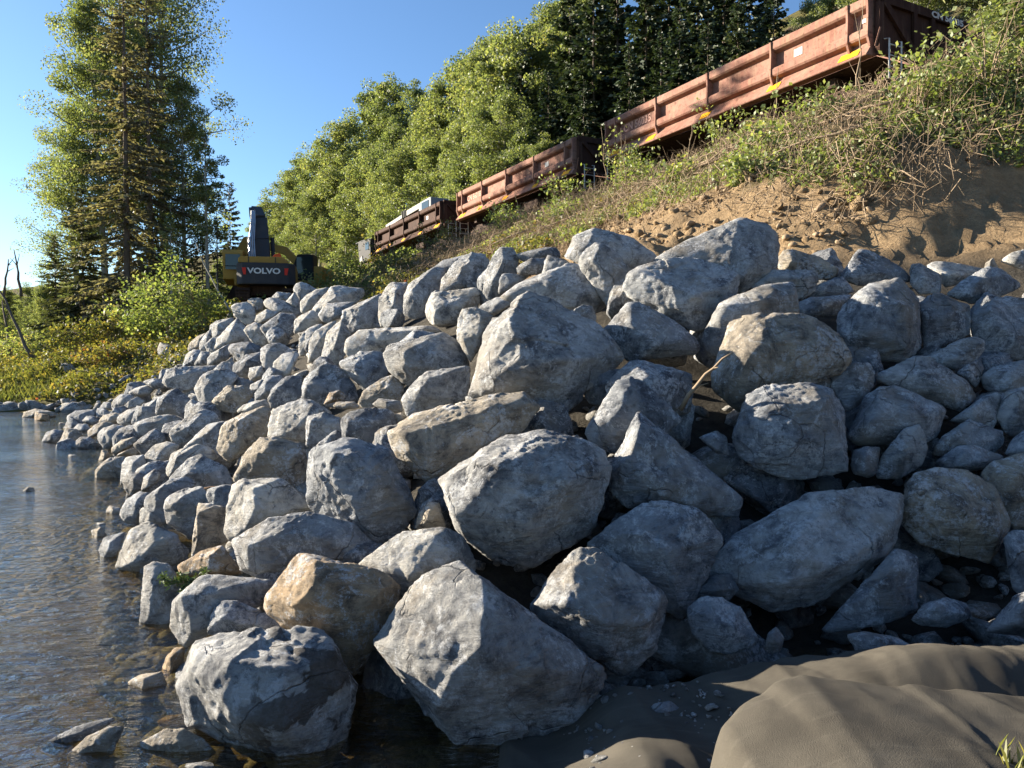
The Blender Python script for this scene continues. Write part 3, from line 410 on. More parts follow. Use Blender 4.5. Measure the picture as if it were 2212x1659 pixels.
I|p|boulder behind the chipped slab|pale lit boulder peering up behind the huge chipped slab|40 270 110 220 190 165 320 150 390 180 420 220 440 290 330 300 255 330 200 390 180 370 150 320 100 300|300 180 .22 220 300 .28 360 240 .2
F|t||small tan stone in the crack beside the great hanging boulder|640 1520 660 1440 720 1370 780 1380 800 1450 820 1520 720 1530|
F|g||small grey stone above the tan one in the crack|660 1440 680 1380 740 1340 790 1360 760 1420|
H|o||rounded orange-brown stone touching the stained boulder at the water|865 840 890 760 940 710 985 710 980 790 950 850 890 865|
H|t||flat brown stone in the shallows, beside the rounded orange-brown one|690 890 760 850 860 840 890 900 870 950 780 960 720 930|
H|w||thin black wet stone breaking the water near the flat brown one|610 930 700 925 760 960 720 970 630 945|
H|w||black wet sliver of stone below the first thin one|620 1000 700 995 800 1020 770 1045 680 1035|
H|d|log-like layered stone|long dark layered stone like a log, lying in the shallows|215 1250 230 1220 400 1130 560 1085 630 1080 600 1110 480 1170 370 1240 300 1280 230 1270|420 1160 .2
H|t||long tan stone with a bright wet tip beside the log-like layered stone|350 1320 370 1270 470 1180 580 1130 670 1125 620 1200 600 1280 500 1300 390 1335|500 1220 .22
H|t||flat tan stone with a shaded half, in the shallows before the stained boulder|735 1225 790 1180 880 1140 980 1140 1100 1200 1160 1270 1100 1310 960 1330 850 1280 760 1250|930 1210 .22
H|o||slim brown stone pressed against the foot of the stained boulder|845 1100 900 1070 980 1065 1000 1110 960 1130 860 1125|
H|g||stone top showing at the bottom edge below the flat tan one|960 1350 1000 1330 1100 1320 1190 1345 1190 1420 950 1420|
B|t||lit tan block lying at the waterline by the bluish leaning boulder|655 1230 690 1170 780 1190 830 1230 780 1270 690 1250|
B|b||bluish leaning boulder with its foot in the water|800 1210 850 1120 960 1050 1050 1060 1000 1140 980 1250 950 1350 820 1300 790 1260|
B|p||pale triangular stone between two bluish waterside boulders|970 1330 980 1210 1010 1190 1200 1340 1000 1350|
H|t||round pale stone in the water among driftwood|490 80 540 60 570 100 550 130 500 120|
B|p||whitish stone under driftwood in the shallows|540 1350 580 1325 650 1330 650 1365 560 1375|
B|d|||820 950 860 870 960 870 1020 910 1000 980 980 1050 880 1080 830 1010|
B|p|||980 1040 1010 910 1100 840 1150 870 1140 940 1060 1000|
B|t|||990 850 1040 810 1110 830 1060 870|
J|t||lone angular stone in midstream|130 1180 180 1140 215 1150 225 1180 160 1185|
J|t||brown stone on the far shore under the yellow bank|145 700 160 660 230 640 350 660 360 690 250 690|
J|o||squat brown stone before the far shore under the yellow bank|220 720 230 660 310 680 320 720|
'''
# ---- icosphere topologies shared by all rocks
ICO = {}
for lv in (3, 4, 5, 6):
    bm = bmesh.new(); bmesh.ops.create_icosphere(bm, subdivisions=lv, radius=1)
    ICO[lv] = (np.array([v.co for v in bm.verts]), np.array([[v.index for v in f.verts] for f in bm.faces])); bm.free()
def hull_planes(pts):
    bm = bmesh.new()
    for p in pts: bm.verts.new(p)
    r = bmesh.ops.convex_hull(bm, input=bm.verts)
    bmesh.ops.recalc_face_normals(bm, faces=bm.faces[:])
    N = []; D = []
    c = sum((Vector(p) for p in pts), Vector()) / len(pts)
    for f in bm.faces:
        if f.calc_area() < 1e-7: continue
        n = f.normal.copy(); d = n.dot(f.verts[0].co - c)
        if d < 0: n, d = -n, -d
        N.append(n); D.append(max(d, 0.02))
    bm.free()
    return np.array(N), np.array(D), np.array(c)
def rock_mesh(name, pts, size, lv, seed, rough=1.0):
    rs = np.random.RandomState(seed)
    N, D, c = hull_planes(pts)
    # a few chipped corners
    P = np.array(pts) - c
    for k in range(26 if lv > 4 else 9):
        n = rs.normal(size=3); n /= np.linalg.norm(n); front = n[1] < -0.35
        if front: n[2] = abs(n[2]) * 0.4 + n[2] * 0.6; n /= np.linalg.norm(n)
        N = np.vstack([N, n]); D = np.append(D, (P @ n).max() * (rs.uniform(0.84, 0.97) if front and k % 2 else rs.uniform(0.95, 1.0)))
    V, Fc = ICO[lv]
    Q = np.clip(V @ N.T, 1e-4, None) / D[None]
    r = np.exp(-(np.log((np.exp(np.clip(350 * np.log(Q / Q.max(1, keepdims=True)), -60, 0))).sum(1)) / 350.0 + np.log(Q.max(1))))
    p = V * r[:, None]; off = rs.uniform(0, 50, 3); L = size
    warp = np.stack([fbm(p * 1.6 / L + off + a, 2) for a in (0, 11, 23)], 1)
    n1 = fbm(p * 2.3 / L + off + 0.5 * warp, 5, 0.55)
    n2 = fbm(p * 8.0 / L + off, 4 if lv > 4 else 2, 0.6)
    f = rs.normal(size=3); f /= np.linalg.norm(f)
    h = (p @ f) * rs.uniform(5, 9) / L + n1 * 1.6
    fr = h - np.floor(h); step = np.clip((fr - 0.42) / 0.16, 0, 1); step = np.floor(h) + step * step * (3 - 2 * step) - h
    msk = np.clip(fbm(p * 1.8 / L + off + 31, 2) * 3 + 0.4, 0, 1)
    # broken scallops: plane-quantised noise
    cell = np.abs(fbm(p * 3.4 / L + off + 7 + 0.4 * warp, 3))
    ang = p * 2.6 / L + off + 0.25 * warp; ci = np.floor(ang); cf = ang - ci; best = np.full(len(p), 9.0); val = np.zeros(len(p))
    for dx in (-1, 0, 1):          # broken plates: each cell of a jittered lattice sits a little higher or lower and leans its own way
        for dy in (-1, 0, 1):
            for dz in (-1, 0, 1):
                c2 = (ci + (dx, dy, dz)).astype(np.int64); j = np.stack([_T[c2[:, 0] & 63, c2[:, 1] & 63, (c2[:, 2] + s) & 63] for s in (0, 9, 18, 27, 36)], 1)
                v = cf - (dx, dy, dz) - 0.15 - 0.7 * j[:, :3]; q = (v * v).sum(1); m = q < best
                best = np.where(m, q, best); val = np.where(m, (j[:, 3] - 0.5) + 1.1 * (v * (j[:, :3][:, ::-1] - 0.5)).sum(1), val)
    d = L * rough * (0.011 * n1 + 0.016 * n2 + 0.015 * step * msk - 0.04 * np.clip(0.2 - cell, 0, 1) + 0.026 * val)
    if lv >= 5: d = d + L * rough * 0.011 * fbm(p * 18 / L + off, 4, 0.7)
    p = p * (1 + d / np.maximum(r, 1e-3))[:, None]
    me = npmesh(name, p, Fc); me.shade_smooth()
    return me, Vector(c)
TL = []   # traced rocks: (object, centre u, v, px size, colour, aspect, short, own label)
def traced_rock(k, line):
    w, ck, short, label, ol, rg = line.split('|')
    x0, y0, sc = WIN[w]
    def zz(x, y): return ((x / sc + x0) * 0.743, (y / sc + y0) * 0.743)
    o = list(map(float, ol.split())); pts = [zz(o[i], o[i + 1]) for i in range(0, len(o), 2)]
    g = list(map(float, rg.split())); rid = [zz(g[i], g[i + 1]) + (g[i + 2],) for i in range(0, len(g), 3)]
    us = [p[0] for p in pts]; vs = [p[1] for p in pts]
    cu, cv = (min(us) + max(us)) / 2, (min(vs) + max(vs)) / 2; hgt = max(vs) - min(vs); wid = max(us) - min(us)
    Y = slope_Y(cu, min(cv + 0.22 * hgt, 1600))
    zc = at(cu, max(vs), Y).z
    if w in 'HBJ' and zc < 0.0 and cu < 560:          # stands in the river: its foot is at the water
        Y = (CAM_Z + 0.04) * F / (max(vs) - 760); Y = min(Y, 33)
    gs = 1.03 if wid * hgt > 9000 else 1.11; pts = [(cu + (u - cu) * gs, cv + (v - cv) * gs) for u, v in pts]
    area = 0.5 * abs(sum(pts[i][0] * pts[(i + 1) % len(pts)][1] - pts[(i + 1) % len(pts)][0] * pts[i][1] for i in range(len(pts))))
    spx = math.sqrt(area); L = spx * Y / F
    tilt = 0.30
    def P(u, v, h=0.0): return at(u, v, Y + tilt * (cv - v) * Y / F - h * L)
    def rdp(q, tol):
        if len(q) < 3: return q
        a, c = np.array(q[0]), np.array(q[-1]); e = c - a; l = np.linalg.norm(e) + 1e-9
        dd = [abs(e[0] * (p[1] - a[1]) - e[1] * (p[0] - a[0])) / l for p in q[1:-1]]; m = int(np.argmax(dd))
        return [q[0], q[-1]] if dd[m] < tol else rdp(q[:m + 2], tol)[:-1] + rdp(q[m + 1:], tol)
    far_i = int(np.argmax([(p[0] - pts[0][0]) ** 2 + (p[1] - pts[0][1]) ** 2 for p in pts])); tol = 0.05 * spx
    pts = rdp(pts[:far_i + 1], tol)[:-1] + rdp(pts[far_i:] + pts[:1], tol)[:-1]
    if not rid:
        rs = random.Random(k)
        x = rs.uniform(-0.14, 0.08)
        rid = [(cu + wid * (x + rs.uniform(-0.05, 0.05)), cv + hgt * rs.uniform(-0.28, -0.12), rs.uniform(0.42, 0.58)), (cu + wid * (x + rs.uniform(-0.06, 0.06)), cv + hgt * rs.uniform(0.12, 0.3), rs.uniform(0.42, 0.55)), (cu + wid * 0.3, cv + hgt * rs.uniform(-0.1, 0.2), 0.3)]
    elif ck == 'p': rid = [(u, v, q * 1.35) for u, v, q in rid]
    P3 = [P(u, v) for u, v in pts] + [P(u, v, h) for u, v, h in rid]
    P3 += [P(cu + (u - cu) * 0.78, cv + (v - cv) * 0.78, -0.5) for u, v in pts]
    lv = 6 if spx > 170 else 5 if spx > 62 else 4
    me, c = rock_mesh('boulder', P3, L, lv, 100 + k)
    ob = link('boulder', me, ROCK_STAIN if short.startswith('stained') else ROCK); ob.location = c
    col = np.array(COLS[ck]) * rnd.uniform(0.94, 1.18)
    ob.color = tuple(col) + (1,)
    TL.append([ob, cu, cv, spx, ck, wid / max(hgt, 1), short, label])
for k, line in enumerate(ROCKS.strip().split('\n')): traced_rock(k, line)
# ---- labels: own words for the ones described above, words by neighbour for the rest
def auto_labels():
    used = set(t[7] for t in TL if t[7])
    land = [t for t in TL if t[6]]
    for t in TL:
        if t[7]: continue
        size = 'small' if t[3] < 34 else 'medium-sized' if t[3] < 58 else 'large'
        shape = 'flat' if t[5] > 1.7 else 'upright' if t[5] < 0.8 else 'angular'
        for l in sorted(land, key=lambda l: (l[1] - t[1]) ** 2 + (l[2] - t[2]) ** 2):
            dx, dy = t[1] - l[1], t[2] - l[2]; sep = max(t[3], l[3])
            rel = ('just ' if math.hypot(dx, dy) < 0.8 * (t[3] + l[3]) else '') + ('above' if dy < -abs(dx) * 0.8 else 'below' if dy > abs(dx) * 0.8 else 'riverward of' if dx < 0 else 'bankward of')
            s = f'{size} {CNAME[t[4]]} {shape} boulder {rel} the {l[6]}'
            if s not in used: break
        used.add(s); t[7] = s
auto_labels()
for t in TL: tag(t[0], t[7], 'boulder', 'riprap boulders on the river bank')
# ---------------------------------------------------------------- land: track bed, embankment, riprap bed, far bank, hillside
P0 = Vector((10.8, 23.0, 0)); TD = Vector((-0.48, 0.877, 0)).normalized(); TN = Vector((-TD.y, TD.x, 0))  # along the track; towards the river
def sn(s, n, z=0.0): return Vector((P0.x + TD.x * s + TN.x * n, P0.y + TD.y * s + TN.y * n, z))
def body_z(s): return 10.98 - 0.0185 * s
def ground_z(s): return body_z(s) - 1.62
pts = []; zs = []
def gp(p, z=None):
    pts.append((p[0], p[1])); zs.append(p[2] if z is None else z)
for u, v, Y in CTRL:
    p = at(u, v, Y); d = min(0.62, 0.05 * Y + 0.22); gp((p.x, p.y + d * 0.5), p.z - d * 0.85)
for s in range(-26, 116, 7):
    g = ground_z(s)
    for n, dz in ((2.6, -0.55), (0.9, -0.1), (-5.6, 0), (-7.5, 0.6), (-14, 7.5), (-30, 20), (-60, 36), (-110, 50)): gp(sn(s, n), g + dz)
    if s > -12:
        for n, z in ((4.6, g - 1.9), (7.4, g * 0.56 + 0.9), (10.4, 3.75), (12.6, 3.55)): gp(sn(s, n), z if s < 45 else z + 0.8)
    if s > 22:
        gp(sn(s, 17), 3.3); gp(sn(s, 21), 2.0 if s > 24 else 1.2)
        if s < 34: gp(sn(s, 25), 0.6)
for x, y, z in ((6.5,7.4,1.2),(9,7,1.3),(9,10,3.2),(12,12,3.9),(14,9,4.2),(4,2,0.5),(1,0.5,0.4),(0,2,0.25),(0.6,3.0,0.25),(3,0,0.6),(6,3,0.8),(-1.2,2,-0.12),(-1.6,3.2,-0.1),(-2.3,4,-0.12),(-2.6,3,-0.22),
  (-4,3.6,-0.3),(-4.4,6,-0.25),(-7,8,-0.35),(-10,8,-0.45),(-9.6,13,-0.3),(-14,14,-0.5),(-14,20,-0.35),(-19,22,-0.5),(-17,26,-0.1),(-25,24,-0.6),(-24,29.5,-0.15),(-20,29.5,0.12),(-17.4,28.2,0.1),(-23,31,0.25),(-27,33,0.3),(-31,35,0.2),(-36,38,0.2),(-42,42,0.3),
  (-21.5,32.5,0.9),(-19,33,1.3),(-25,35.5,1.5),(-17.5,34.5,2.3),(-22,38,2.3),(-20,42,3.2),(-30,40,1.8),(-36,45,2.0),(-28,48,3.0),(-24,55,3.8),(-45,55,2.5),(-60,70,4),(-60,50,1.5),(-80,60,2),(-120,120,10),(-60,110,8),(-40,80,5),
  (-40,20,-1),(-30,10,-1),(-60,30,-1),(-10,-5,-0.6),(-30,-10,-1),(-80,20,-1.2),(-3,-3,-0.2),(0,-4,0.6),(10,-10,1.5),(25,0,8),(-11.4,36,4.35),(-11,40,4.5),(-9,44,4.7),(-14,39,4.2)):
    gp((x, y), z)
_h = rbf(pts, np.array(zs))
def land_z(x, y): return float(_h([(x, y)])[0])
def sheet(name, xs, ys, mat, amp=0.0, freq=1.0, drop=0.0, fn=None):
    X, Yg = np.meshgrid(xs, ys); q = np.stack([X.ravel(), Yg.ravel()], 1)
    z = _h(q) - drop
    if fn is not None: z = fn(q, z)
    n = np.concatenate([q * freq, np.zeros((len(q), 1))], 1)
    if amp: z = z + amp * fbm(n, 6, 0.6)
    V = np.concatenate([q, z[:, None]], 1); a, b = len(xs), len(ys)
    I = np.arange(a * b).reshape(b, a)
    Fc = np.stack([I[:-1, :-1], I[:-1, 1:], I[1:, 1:], I[1:, :-1]], -1).reshape(-1, 4)
    return link(name, npmesh(name, V, Fc), mat, smooth=True)
def soil_mat():
    t = NT('soil'); o = coord(t, 'Generated'); geo = t.n('ShaderNodeNewGeometry'); p = geo.outputs['Position']
    sep = t.n('ShaderNodeSeparateXYZ', i={0: p}); z = sep.outputs[2]
    a = t.noise(p, 0.6, 6, 0.65); b = t.noise(p, 5, 8, 0.7); c = t.noise(p, 28, 6, 0.7)
    sand = t.mix(t.ramp(b, [(0.3, 0.0), (0.7, 1.0)]), (0.22, 0.15, 0.085), (0.40, 0.285, 0.165))
    sand = t.mix(t.ramp(c, [(0.3, 0.35), (0.6, 0.0)]), sand, (0.10, 0.07, 0.04))
    hum = t.mix(t.ramp(b, [(0.3, 0.0), (0.7, 1.0)]), (0.045, 0.032, 0.02), (0.16, 0.115, 0.07))
    grn = t.mix(t.ramp(c, [(0.4, 0.0), (0.6, 1.0)]), (0.05, 0.055, 0.02), (0.12, 0.11, 0.045))
    edge = t.math('ADD', z, t.math('MULTIPLY', t.math('SUBTRACT', a, 0.5), 4.5))
    k = t.ramp(t.n('ShaderNodeMapRange', i={'Value': edge, 'From Min': 5.6, 'From Max': 6.6}).outputs[0], [(0.0, 0.0), (1.0, 1.0)])
    col = t.mix(k, sand, t.mix(t.ramp(a, [(0.4, 0.0), (0.6, 0.6)]), hum, grn))
    ss = t.n('ShaderNodeVectorMath', operation='DOT_PRODUCT', i={0: p, 1: tuple(TD)}).outputs['Value']
    far_ = t.n('ShaderNodeMapRange', i={'Value': t.math('ADD', ss, t.math('MULTIPLY', a, 6.0)), 'From Min': P0.dot(TD) + 4.5, 'From Max': P0.dot(TD) + 7.5}).outputs[0]
    col = t.mix(far_, col, t.mix(t.ramp(a, [(0.4, 0.0), (0.6, 0.6)]), hum, grn))
    low = t.n('ShaderNodeMapRange', i={'Value': z, 'From Min': 3.4, 'From Max': 3.9}).outputs[0]
    mudc = t.mix(t.ramp(b, [(0.3, 0.0), (0.7, 1.0)]), (0.032, 0.029, 0.025), (0.09, 0.08, 0.065))
    col = t.mix(low, mudc, col)
    v = t.n('ShaderNodeTexVoronoi', i={'Vector': t.n('ShaderNodeVectorMath', operation='MULTIPLY_ADD', i={0: t.n('ShaderNodeTexNoise', i={'Vector': p, 'Scale': 4.0}).outputs['Color'], 1: (0.25, 0.25, 0.25), 2: p}).outputs[0], 'Scale': 9.0})
    peb = t.mix(t.n('ShaderNodeSeparateColor', i={0: v.outputs['Color']}).outputs[0], (0.07, 0.058, 0.034), (0.26, 0.21, 0.125))
    col = t.mix(t.n('ShaderNodeMapRange', i={'Value': z, 'From Min': 0.06, 'From Max': -0.02}).outputs[0], col, peb)
    h = t.math('ADD', b, t.math('MULTIPLY', c, 0.5))
    return t.done(t.bsdf(col, 0.95, t.bump(h, 0.9, 0.12), 0, 0.1))
SOIL = soil_mat()
def meadow_mat():
    t = NT('bank_undergrowth'); p = t.n('ShaderNodeNewGeometry').outputs['Position']
    a = t.noise(p, 0.35, 5, 0.6); b = t.noise(p, 3, 7, 0.7)
    c = t.mix(t.ramp(a, [(0.35, 0.0), (0.65, 1.0)]), (0.085, 0.09, 0.025), (0.16, 0.125, 0.04))
    c = t.mix(t.ramp(b, [(0.35, 0.6), (0.6, 0.0)]), c, (0.04, 0.032, 0.018))
    return t.done(t.bsdf(c, 0.95, t.bump(b, 1.0, 0.3), 0, 0.1))
MEADOW = meadow_mat()
def bed_mat():
    t = NT('river_bed'); p = t.n('ShaderNodeNewGeometry').outputs['Position']
    v = t.n('ShaderNodeTexVoronoi', i={'Vector': t.n('ShaderNodeVectorMath', operation='MULTIPLY_ADD', i={0: t.n('ShaderNodeTexNoise', i={'Vector': p, 'Scale': 4.0}).outputs['Color'], 1: (0.25, 0.25, 0.25), 2: p}).outputs[0], 'Scale': 9.0, 'Randomness': 1.0})
    a = t.noise(p, 1.1, 5, 0.6)
    c = t.mix(t.n('ShaderNodeSeparateColor', i={0: v.outputs['Color']}).outputs[0], (0.07, 0.058, 0.034), (0.26, 0.21, 0.125))
    c = t.mix(t.ramp(a, [(0.4, 0.0), (0.6, 0.8)]), c, (0.15, 0.13, 0.06))
    h = t.math('SUBTRACT', 1.0, v.outputs['Distance'])
    return t.done(t.bsdf(c, 0.7, t.bump(h, 0.8, 0.08), 0, 0.3))
def bank_bumps(q, z):
    """Gouged soil, slumped clods and stones' sockets on the cut face of the embankment."""
    n3 = np.concatenate([q, z[:, None]], 1)
    face = np.clip((z - 3.3) / 0.6, 0, 1) * np.clip((9.0 - z) / 1.0, 0, 1)
    lump = 0.45 * fbm(n3 * 0.55 + 5, 3) + 0.30 * np.abs(fbm(n3 * 1.9, 5, 0.65)) + 0.15 * fbm(n3 * 5.5, 4, 0.65)
    return z + face * lump
near = sheet('ground', np.linspace(-5, 16, 170), np.linspace(-3, 12, 130), SOIL, 0.05, 2.0)
tag(near, kind='structure')
emb = sheet('embankment', np.linspace(-13, 30, 300), np.linspace(11.5, 63, 300), SOIL, 0.05, 1.2, fn=bank_bumps); tag(emb, kind='structure')
e2 = sheet('slope', np.linspace(16, 30, 40), np.linspace(-3, 12, 40), SOIL, 0.2, 0.6); tag(e2, kind='structure')
bed = sheet('riverbed', np.concatenate([np.linspace(-120, -27, 30), np.linspace(-26, -5, 60)]), np.concatenate([np.linspace(-40, -4, 15), np.linspace(-3, 12, 50)]), bed_mat(), 0.06, 1.4); tag(bed, kind='structure')
far = sheet('river_bank', np.concatenate([np.linspace(-140, -34, 40), np.linspace(-33, -12.6, 60)]), np.linspace(11.5, 63, 120), MEADOW, 0.2, 0.5); tag(far, kind='structure')
hill = sheet('hillside', np.linspace(-200, 160, 120), np.linspace(61, 300, 70), MEADOW, 1.0, 0.1); tag(hill, kind='structure')
hill2 = sheet('hill_slope', np.linspace(29.6, 160, 50), np.linspace(-40, 63, 50), MEADOW, 0.4, 0.2); tag(hill2, kind='structure')
# distant wooded ridge across the valley
def ridge():
    V = []; Fc = []; n = 60
    for i in range(n + 1):
        x = -900 + 800 * i / n; h = 52 + 26 * math.sin(i * 0.16 + 1.0) + 5 * math.sin(i * 1.3) + 3 * math.sin(i * 3.1)
        V += [(x, 560, -5), (x, 640, h * 0.7), (x, 760, h)]
    for i in range(n):
        for k in range(2): Fc.append((i * 3 + k, i * 3 + k + 1, i * 3 + k + 4, i * 3 + k + 3))
    t = NT('distant_woods'); p = t.n('ShaderNodeNewGeometry').outputs['Position']
    c = t.mix(t.noise(p, 0.06, 6, 0.7), (0.05, 0.075, 0.05), (0.11, 0.14, 0.09))
    return link('hills', npmesh('hills', V, Fc), t.done(t.bsdf(c, 1.0)), smooth=True)
tag(ridge(), kind='structure')
# water
def water_mat():
    t = NT('river_water'); p = t.n('ShaderNodeNewGeometry').outputs['Position']
    m = t.n('ShaderNodeMapping', i={'Vector': p, 'Rotation': (0, 0, R(-29)), 'Scale': (1.0, 2.1, 1.0)}).outputs[0]
    a = t.noise(m, 1.1, 3, 0.55, 0.6); b = t.noise(m, 4.6, 4, 0.6, 1.2); c = t.noise(m, 15, 3, 0.6, 0.5)
    patch = t.ramp(t.noise(p, 0.35, 3, 0.5), [(0.35, 0.35), (0.65, 1.0)])
    h = t.math('MULTIPLY', t.math('ADD', t.math('ADD', t.math('MULTIPLY', a, 0.6), t.math('MULTIPLY', b, 0.34)), t.math('MULTIPLY', c, 0.07)), patch)
    nr = t.bump(h, 1.0, 0.14)
    fc = t.n('ShaderNodeLayerWeight', i={'Blend': 0.5, 'Normal': nr}).outputs['Facing']
    fr = t.math('ADD', 0.022, t.math('MULTIPLY', 0.978, t.math('POWER', fc, 3.3)))
    tr = t.n('ShaderNodeBsdfTransparent', i={'Color': (0.60, 0.53, 0.32, 1)}).outputs[0]
    gl = t.n('ShaderNodeBsdfGlossy', i={'Color': (1, 1, 1, 1), 'Roughness': 0.03, 'Normal': nr}).outputs[0]
    mx = t.n('ShaderNodeMixShader', i={0: fr, 1: tr, 2: gl}).outputs[0]
    return t.done(mx)
wm = bpy.data.meshes.new('river_water'); wm.from_pydata([(-400, -60, 0), (4, -60, 0), (4, 70, 0), (-400, 70, 0)], [], [(0, 1, 2, 3)])
tag(link('river_water', wm, water_mat()), kind='structure')
# ---------------------------------------------------------------- geotextile fabric beside the boulders
def fabric_mat():
    t = NT('geotextile_felt'); o = coord(t)
    a = t.noise(o, 3, 5, 0.6); b = t.noise(o, 240, 3, 0.7); s = t.noise(t.n('ShaderNodeMapping', i={'Vector': o, 'Scale': (1.5, 14, 1.5), 'Rotation': (0, 0, 0.8)}).outputs[0], 1.8, 4, 0.6)
    c = t.mix(t.ramp(a, [(0.35, 0.0), (0.65, 1.0)]), (0.064, 0.057, 0.046), (0.098, 0.088, 0.071))
    c = t.mix(t.ramp(s, [(0.55, 0.0), (0.75, 0.55)]), c, (0.13, 0.118, 0.095))
    c = t.mix(t.ramp(b, [(0.35, 0.4), (0.6, 0.0)]), c, (0.045, 0.04, 0.033))
    return t.done(t.bsdf(c, 0.95, t.bump(t.math('ADD', b, t.math('MULTIPLY', a, 0.6)), 0.5, 0.012), 0, 0.15))
def fabric():
    def f(q):
        x, y = q[:, 0], q[:, 1]
        def ss(t): t = np.clip(t, 0, 1); return t * t * (3 - 2 * t)
        base = 0.0 + 0.22 * ss((y - 3.0) / 0.9) * ss((x - 0.15) / 0.5) + 0.10 * ss((x - 0.4) / 1.2) - 0.35 * ss((0.0 - x) / 0.35) - 0.55 * ss((y - 4.3 - 0.12 * x) / 0.35)
        # great front fold: a flat-topped swell with a rounded far edge and a steep edge towards the river
        top = np.interp(x, [0.5, 0.69, 0.85, 1.1, 1.27, 1.53, 2.0, 3.0, 4.6], [0.74, 0.82, 0.88, 0.96, 0.955, 0.93, 0.885, 0.86, 0.9])
        back = np.interp(x, [0.5, 0.69, 0.85, 1.1, 2.0, 3.0, 4.6], [2.72, 2.86, 2.98, 3.06, 3.06, 3.1, 3.2]); left = np.interp(y, [1.0, 2.3, 2.9, 3.1], [0.60, 0.66, 0.62, 0.75])
        m = ss((back + 0.10 - y) / 0.30) * ss((x - left + 0.10) / 0.24); crown = top - 0.05 * ss((2.7 - y) / 0.8)
        # second fold behind it, and a low one beside the boulders
        r2 = np.interp(x, [1.0, 1.4, 1.75, 1.95, 2.12, 2.3, 2.8, 4.6], [0.0, 0.08, 0.13, 0.18, 0.26, 0.29, 0.28, 0.3]) * np.exp(-((y - 4.08) / np.where(y < 4.08, 0.30, 0.42)) ** 2)
        r3 = np.interp(x, [-0.3, -0.1, 0.13, 0.42, 0.63, 0.8, 1.1], [0.0, 0.06, 0.12, 0.17, 0.17, 0.12, 0.0]) * np.exp(-((y - 3.45 + 0.2 * (x - 0.4)) / np.where(y < 3.45, 0.30, 0.3)) ** 2)
        return base + r2 + r3 + m * (crown - base)
    xs = np.linspace(-0.35, 4.6, 300); ys = np.linspace(1.2, 5.0, 240)
    X, Yg = np.meshgrid(xs, ys); q = np.stack([X.ravel(), Yg.ravel()], 1); z = f(q)
    n = np.concatenate([q, np.zeros((len(q), 1))], 1)
    w = n.copy(); w[:, 0] = q[:, 0] * 2.6 + q[:, 1] * 0.8; w[:, 1] = q[:, 1] * 0.7
    cr = lambda k, o_, s_: np.exp(-(np.abs(fbm(w * k + o_, 3)) / s_) ** 1.2)
    z = z + 0.012 * cr(0.9, 2, 0.09) - 0.012 * cr(0.7, 12, 0.09) + 0.030 * fbm(n * 1.9, 3) + 0.030 * fbm(w + 4, 3) + 0.006 * fbm(n * 9, 3) + 0.012 * np.sin(q[:, 0] * 7 + q[:, 1] * 2.5 + 2 * fbm(n * 1.1 + 9, 2)) * np.clip(fbm(n * 0.9, 2) + 0.4, 0, 1)
    V = np.concatenate([q, z[:, None]], 1); a, b = len(xs), len(ys)
    I = np.arange(a * b).reshape(b, a); Fc = np.stack([I[:-1, :-1], I[:-1, 1:], I[1:, 1:], I[1:, :-1]], -1).reshape(-1, 4)
    o = link('geotextile_fabric', npmesh('geotextile_fabric', V, Fc), fabric_mat(), smooth=True)
    so = o.modifiers.new('thickness', 'SOLIDIFY'); so.thickness = 0.006; so.offset = -1
    tag(o, 'dark brown felt fabric spread in large folds before the boulders', 'fabric')
    return f
FAB = fabric()
# ---------------------------------------------------------------- side-dump ballast cars
def rust_mat(name, c, c2, amt):
    t = NT(name); o = coord(t)
    a = t.noise(o, 0.8, 6, 0.65, 0.4); b = t.noise(o, 7, 7, 0.7); s = t.noise(t.n('ShaderNodeMapping', i={'Vector': o, 'Scale': (4, 4, 0.35)}).outputs[0], 2.2, 5, 0.7)
    col = t.mix(t.ramp(a, [(0.35, 0.0), (0.7, 1.0)]), c, c2)
    col = t.mix(t.ramp(s, [(0.5, 0.0), (0.7, amt)]), col, (0.30, 0.20, 0.13))
    col = t.mix(t.ramp(b, [(0.3, 0.75), (0.48, 0.0)]), col, (0.06, 0.028, 0.02))
    return t.done(t.bsdf(col, 0.8, t.bump(b, 0.25, 0.02), 0, 0.1))
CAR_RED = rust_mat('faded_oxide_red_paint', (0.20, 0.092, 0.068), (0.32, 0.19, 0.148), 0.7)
CAR_BROWN_SHADED = rust_mat('shade_darkened_rusted_brown_paint', (0.035, 0.018, 0.014), (0.07, 0.035, 0.026), 0.2)  # rusted brown, with the tree shade on the third car darkened into the colour
STEEL = rust_mat('dark_rusty_steel', (0.035, 0.022, 0.018), (0.07, 0.045, 0.035), 0.3)
YEL_MARK = plain('reflective_yellow', (0.80, 0.36, 0.02), 0.5, 0, 0.2, 9, (0.3, 0.12, 0.03), 0.4)
WHITE_PAINT = plain('weathered_white_paint', (0.55, 0.53, 0.5), 0.6, 0, 0.2, 12, (0.2, 0.15, 0.12), 0.5)
FADED_WHITE = plain('faded_lettering', (0.50, 0.30, 0.24), 0.7, 0, 0.2, 12, (0.3, 0.14, 0.1), 0.6)
BLACK = plain('black_paint', (0.02, 0.02, 0.021), 0.55, 0, 0.4, 8, (0.07, 0.06, 0.05), 0.4)
